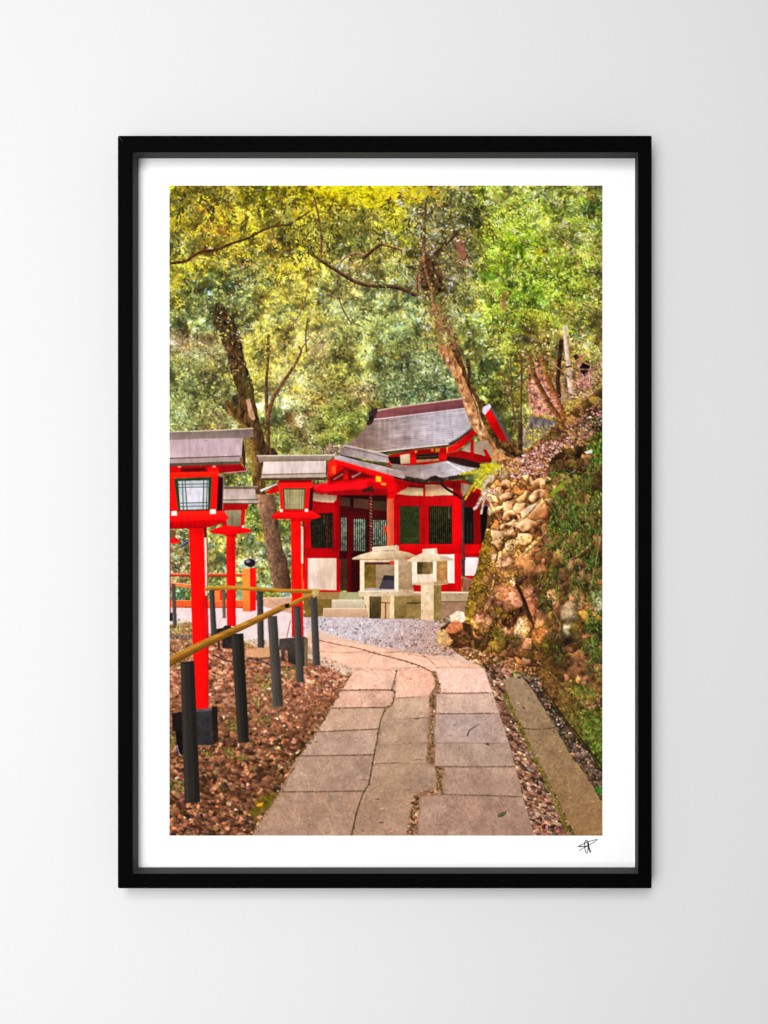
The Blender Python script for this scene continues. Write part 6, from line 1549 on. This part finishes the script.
gx = np.linspace(c00.x, c11.x, W, dtype=F); gz = np.linspace(c00.z, c11.z, H, dtype=F)
def sheet(name, mask, parent, label=None):
    """the part of the printed sheet where mask (cells) is true"""
    yy, xx = np.nonzero(mask)
    if len(yy) < 12: return None
    quad = np.stack([yy * W + xx, (yy + 1) * W + xx, (yy + 1) * W + xx + 1, yy * W + xx + 1], 1)
    used, inv = np.unique(quad, return_inverse=True); inv = inv.reshape(-1).astype(np.int32)
    vy, vx = used // W, used % W
    co = np.empty((len(used), 3), F); co[:, 0] = gx[vx]; co[:, 1] = PD; co[:, 2] = gz[vy]
    me = bpy.data.meshes.new(name)
    me.vertices.add(len(used)); me.vertices.foreach_set('co', co.ravel())
    me.loops.add(len(inv)); me.loops.foreach_set('vertex_index', inv)
    n = len(quad); me.polygons.add(n)
    me.polygons.foreach_set('loop_start', np.arange(0, 4 * n, 4, dtype=np.int32))
    me.update(calc_edges=True)
    ca = me.color_attributes.new('ink', 'FLOAT_COLOR', 'POINT')
    rgba = np.ones((len(used), 4), F); rgba[:, :3] = INK[vy, vx]
    ca.data.foreach_set('color', rgba.ravel())
    o = link(name, me, M_PRINT, parent)
    if label: o['label'] = label
    return o
cell = ids[:-1, :-1]
prn = sheet('photo_print', (cell == WOOD) | (cell == BLOCK), root, 'printed colour photograph of a wooded shrine path, set in the white border')
for k, nm, lb in ((TREE_L, 'printed_tree', 'dark mossy leaning tree behind the lanterns in the print'), (TREE_R, 'printed_tree', 'sunlit leaning tree at the shrine roof in the print'),
        (STUMP, 'printed_stump', None), (SHRINE, 'printed_shrine', None), (STEPS, 'printed_steps', None),
        (SLAN_A, 'printed_stone_lantern', 'wider open stone lantern on two legs in the print'), (SLAN_B, 'printed_stone_lantern', 'smaller stone lantern on a single pillar in the print'),
        (LAN_A, 'printed_lantern', 'nearest and largest red lantern in the print'), (LAN_B, 'printed_lantern', 'red lantern half hidden behind the nearest one in the print'),
        (LAN_C, 'printed_lantern', 'red lantern with pale roof in front of the shrine in the print'), (LAN_D, 'printed_lantern', 'red lantern cut off by the left edge of the print'),
        (RAILING, 'printed_railing', None), (HANDRAIL, 'printed_handrail', None), (BANK, 'printed_bank', None), (PATH, 'printed_path', None),
        (GRAVEL, 'printed_gravel', None), (LITTER, 'printed_leaf_litter', 'wide bank of fallen leaves left of the path in the print'), (LITTER2, 'printed_leaf_litter', 'narrow strip of fallen leaves right of the path in the print'), (GUTTER, 'printed_gutter', None), (PLINTH, 'printed_plinth', None), (KERB, 'printed_kerb', None), (ROCKS, 'printed_boulders', None), (FERN, 'printed_fern', None)):
    sheet(nm, cell == k, prn, lb)

# ---- light: a soft key high and a little left, an added fill lamp front left, pale room fill
w = bpy.data.worlds.new('World'); scn.world = w; w.use_nodes = True
bg = w.node_tree.nodes['Background']; bg.inputs['Color'].default_value = (1, 1, 1, 1); bg.inputs['Strength'].default_value = FILL
def area(name, loc, target, size, power):
    l = bpy.data.lights.new(name, 'AREA'); l.shape = 'RECTANGLE'; l.size, l.size_y = size; l.energy = power
    o = bpy.data.objects.new(name, l); col.objects.link(o); o.location = loc
    o.rotation_euler = (Vector(target) - Vector(loc)).to_track_quat('-Z', 'Y').to_euler()
    return o
area('key_softbox', (-.40, -6.0, 2.15), (0, 0, 0), (1.6, 1.6), KEY)
fr = area('front_fill_lamp', (-1.0, -4.2, -.1), (-1.0, 0, -.1), (1.6, 2.2), FRONT)      # added fill, narrow spread makes the wall dim to the right
fr.data.spread = math.radians(68)

cam = bpy.data.cameras.new('camera'); co = bpy.data.objects.new('camera', cam); col.objects.link(co)
co.location = (CX, -D, CZ); co.rotation_euler = (math.pi / 2, 0, 0)
cam.sensor_fit = 'VERTICAL'; cam.sensor_height = 36; cam.sensor_width = 27
cam.lens = 36 * D / 1.024
cam.shift_x = -CX / 1.024; cam.shift_y = -CZ / 1.024
cam.clip_start = .05; cam.clip_end = 100
scn.camera = co
scn.view_settings.view_transform = 'Standard'; scn.view_settings.look = 'None'
scn.view_settings.exposure = 0; scn.view_settings.gamma = 1
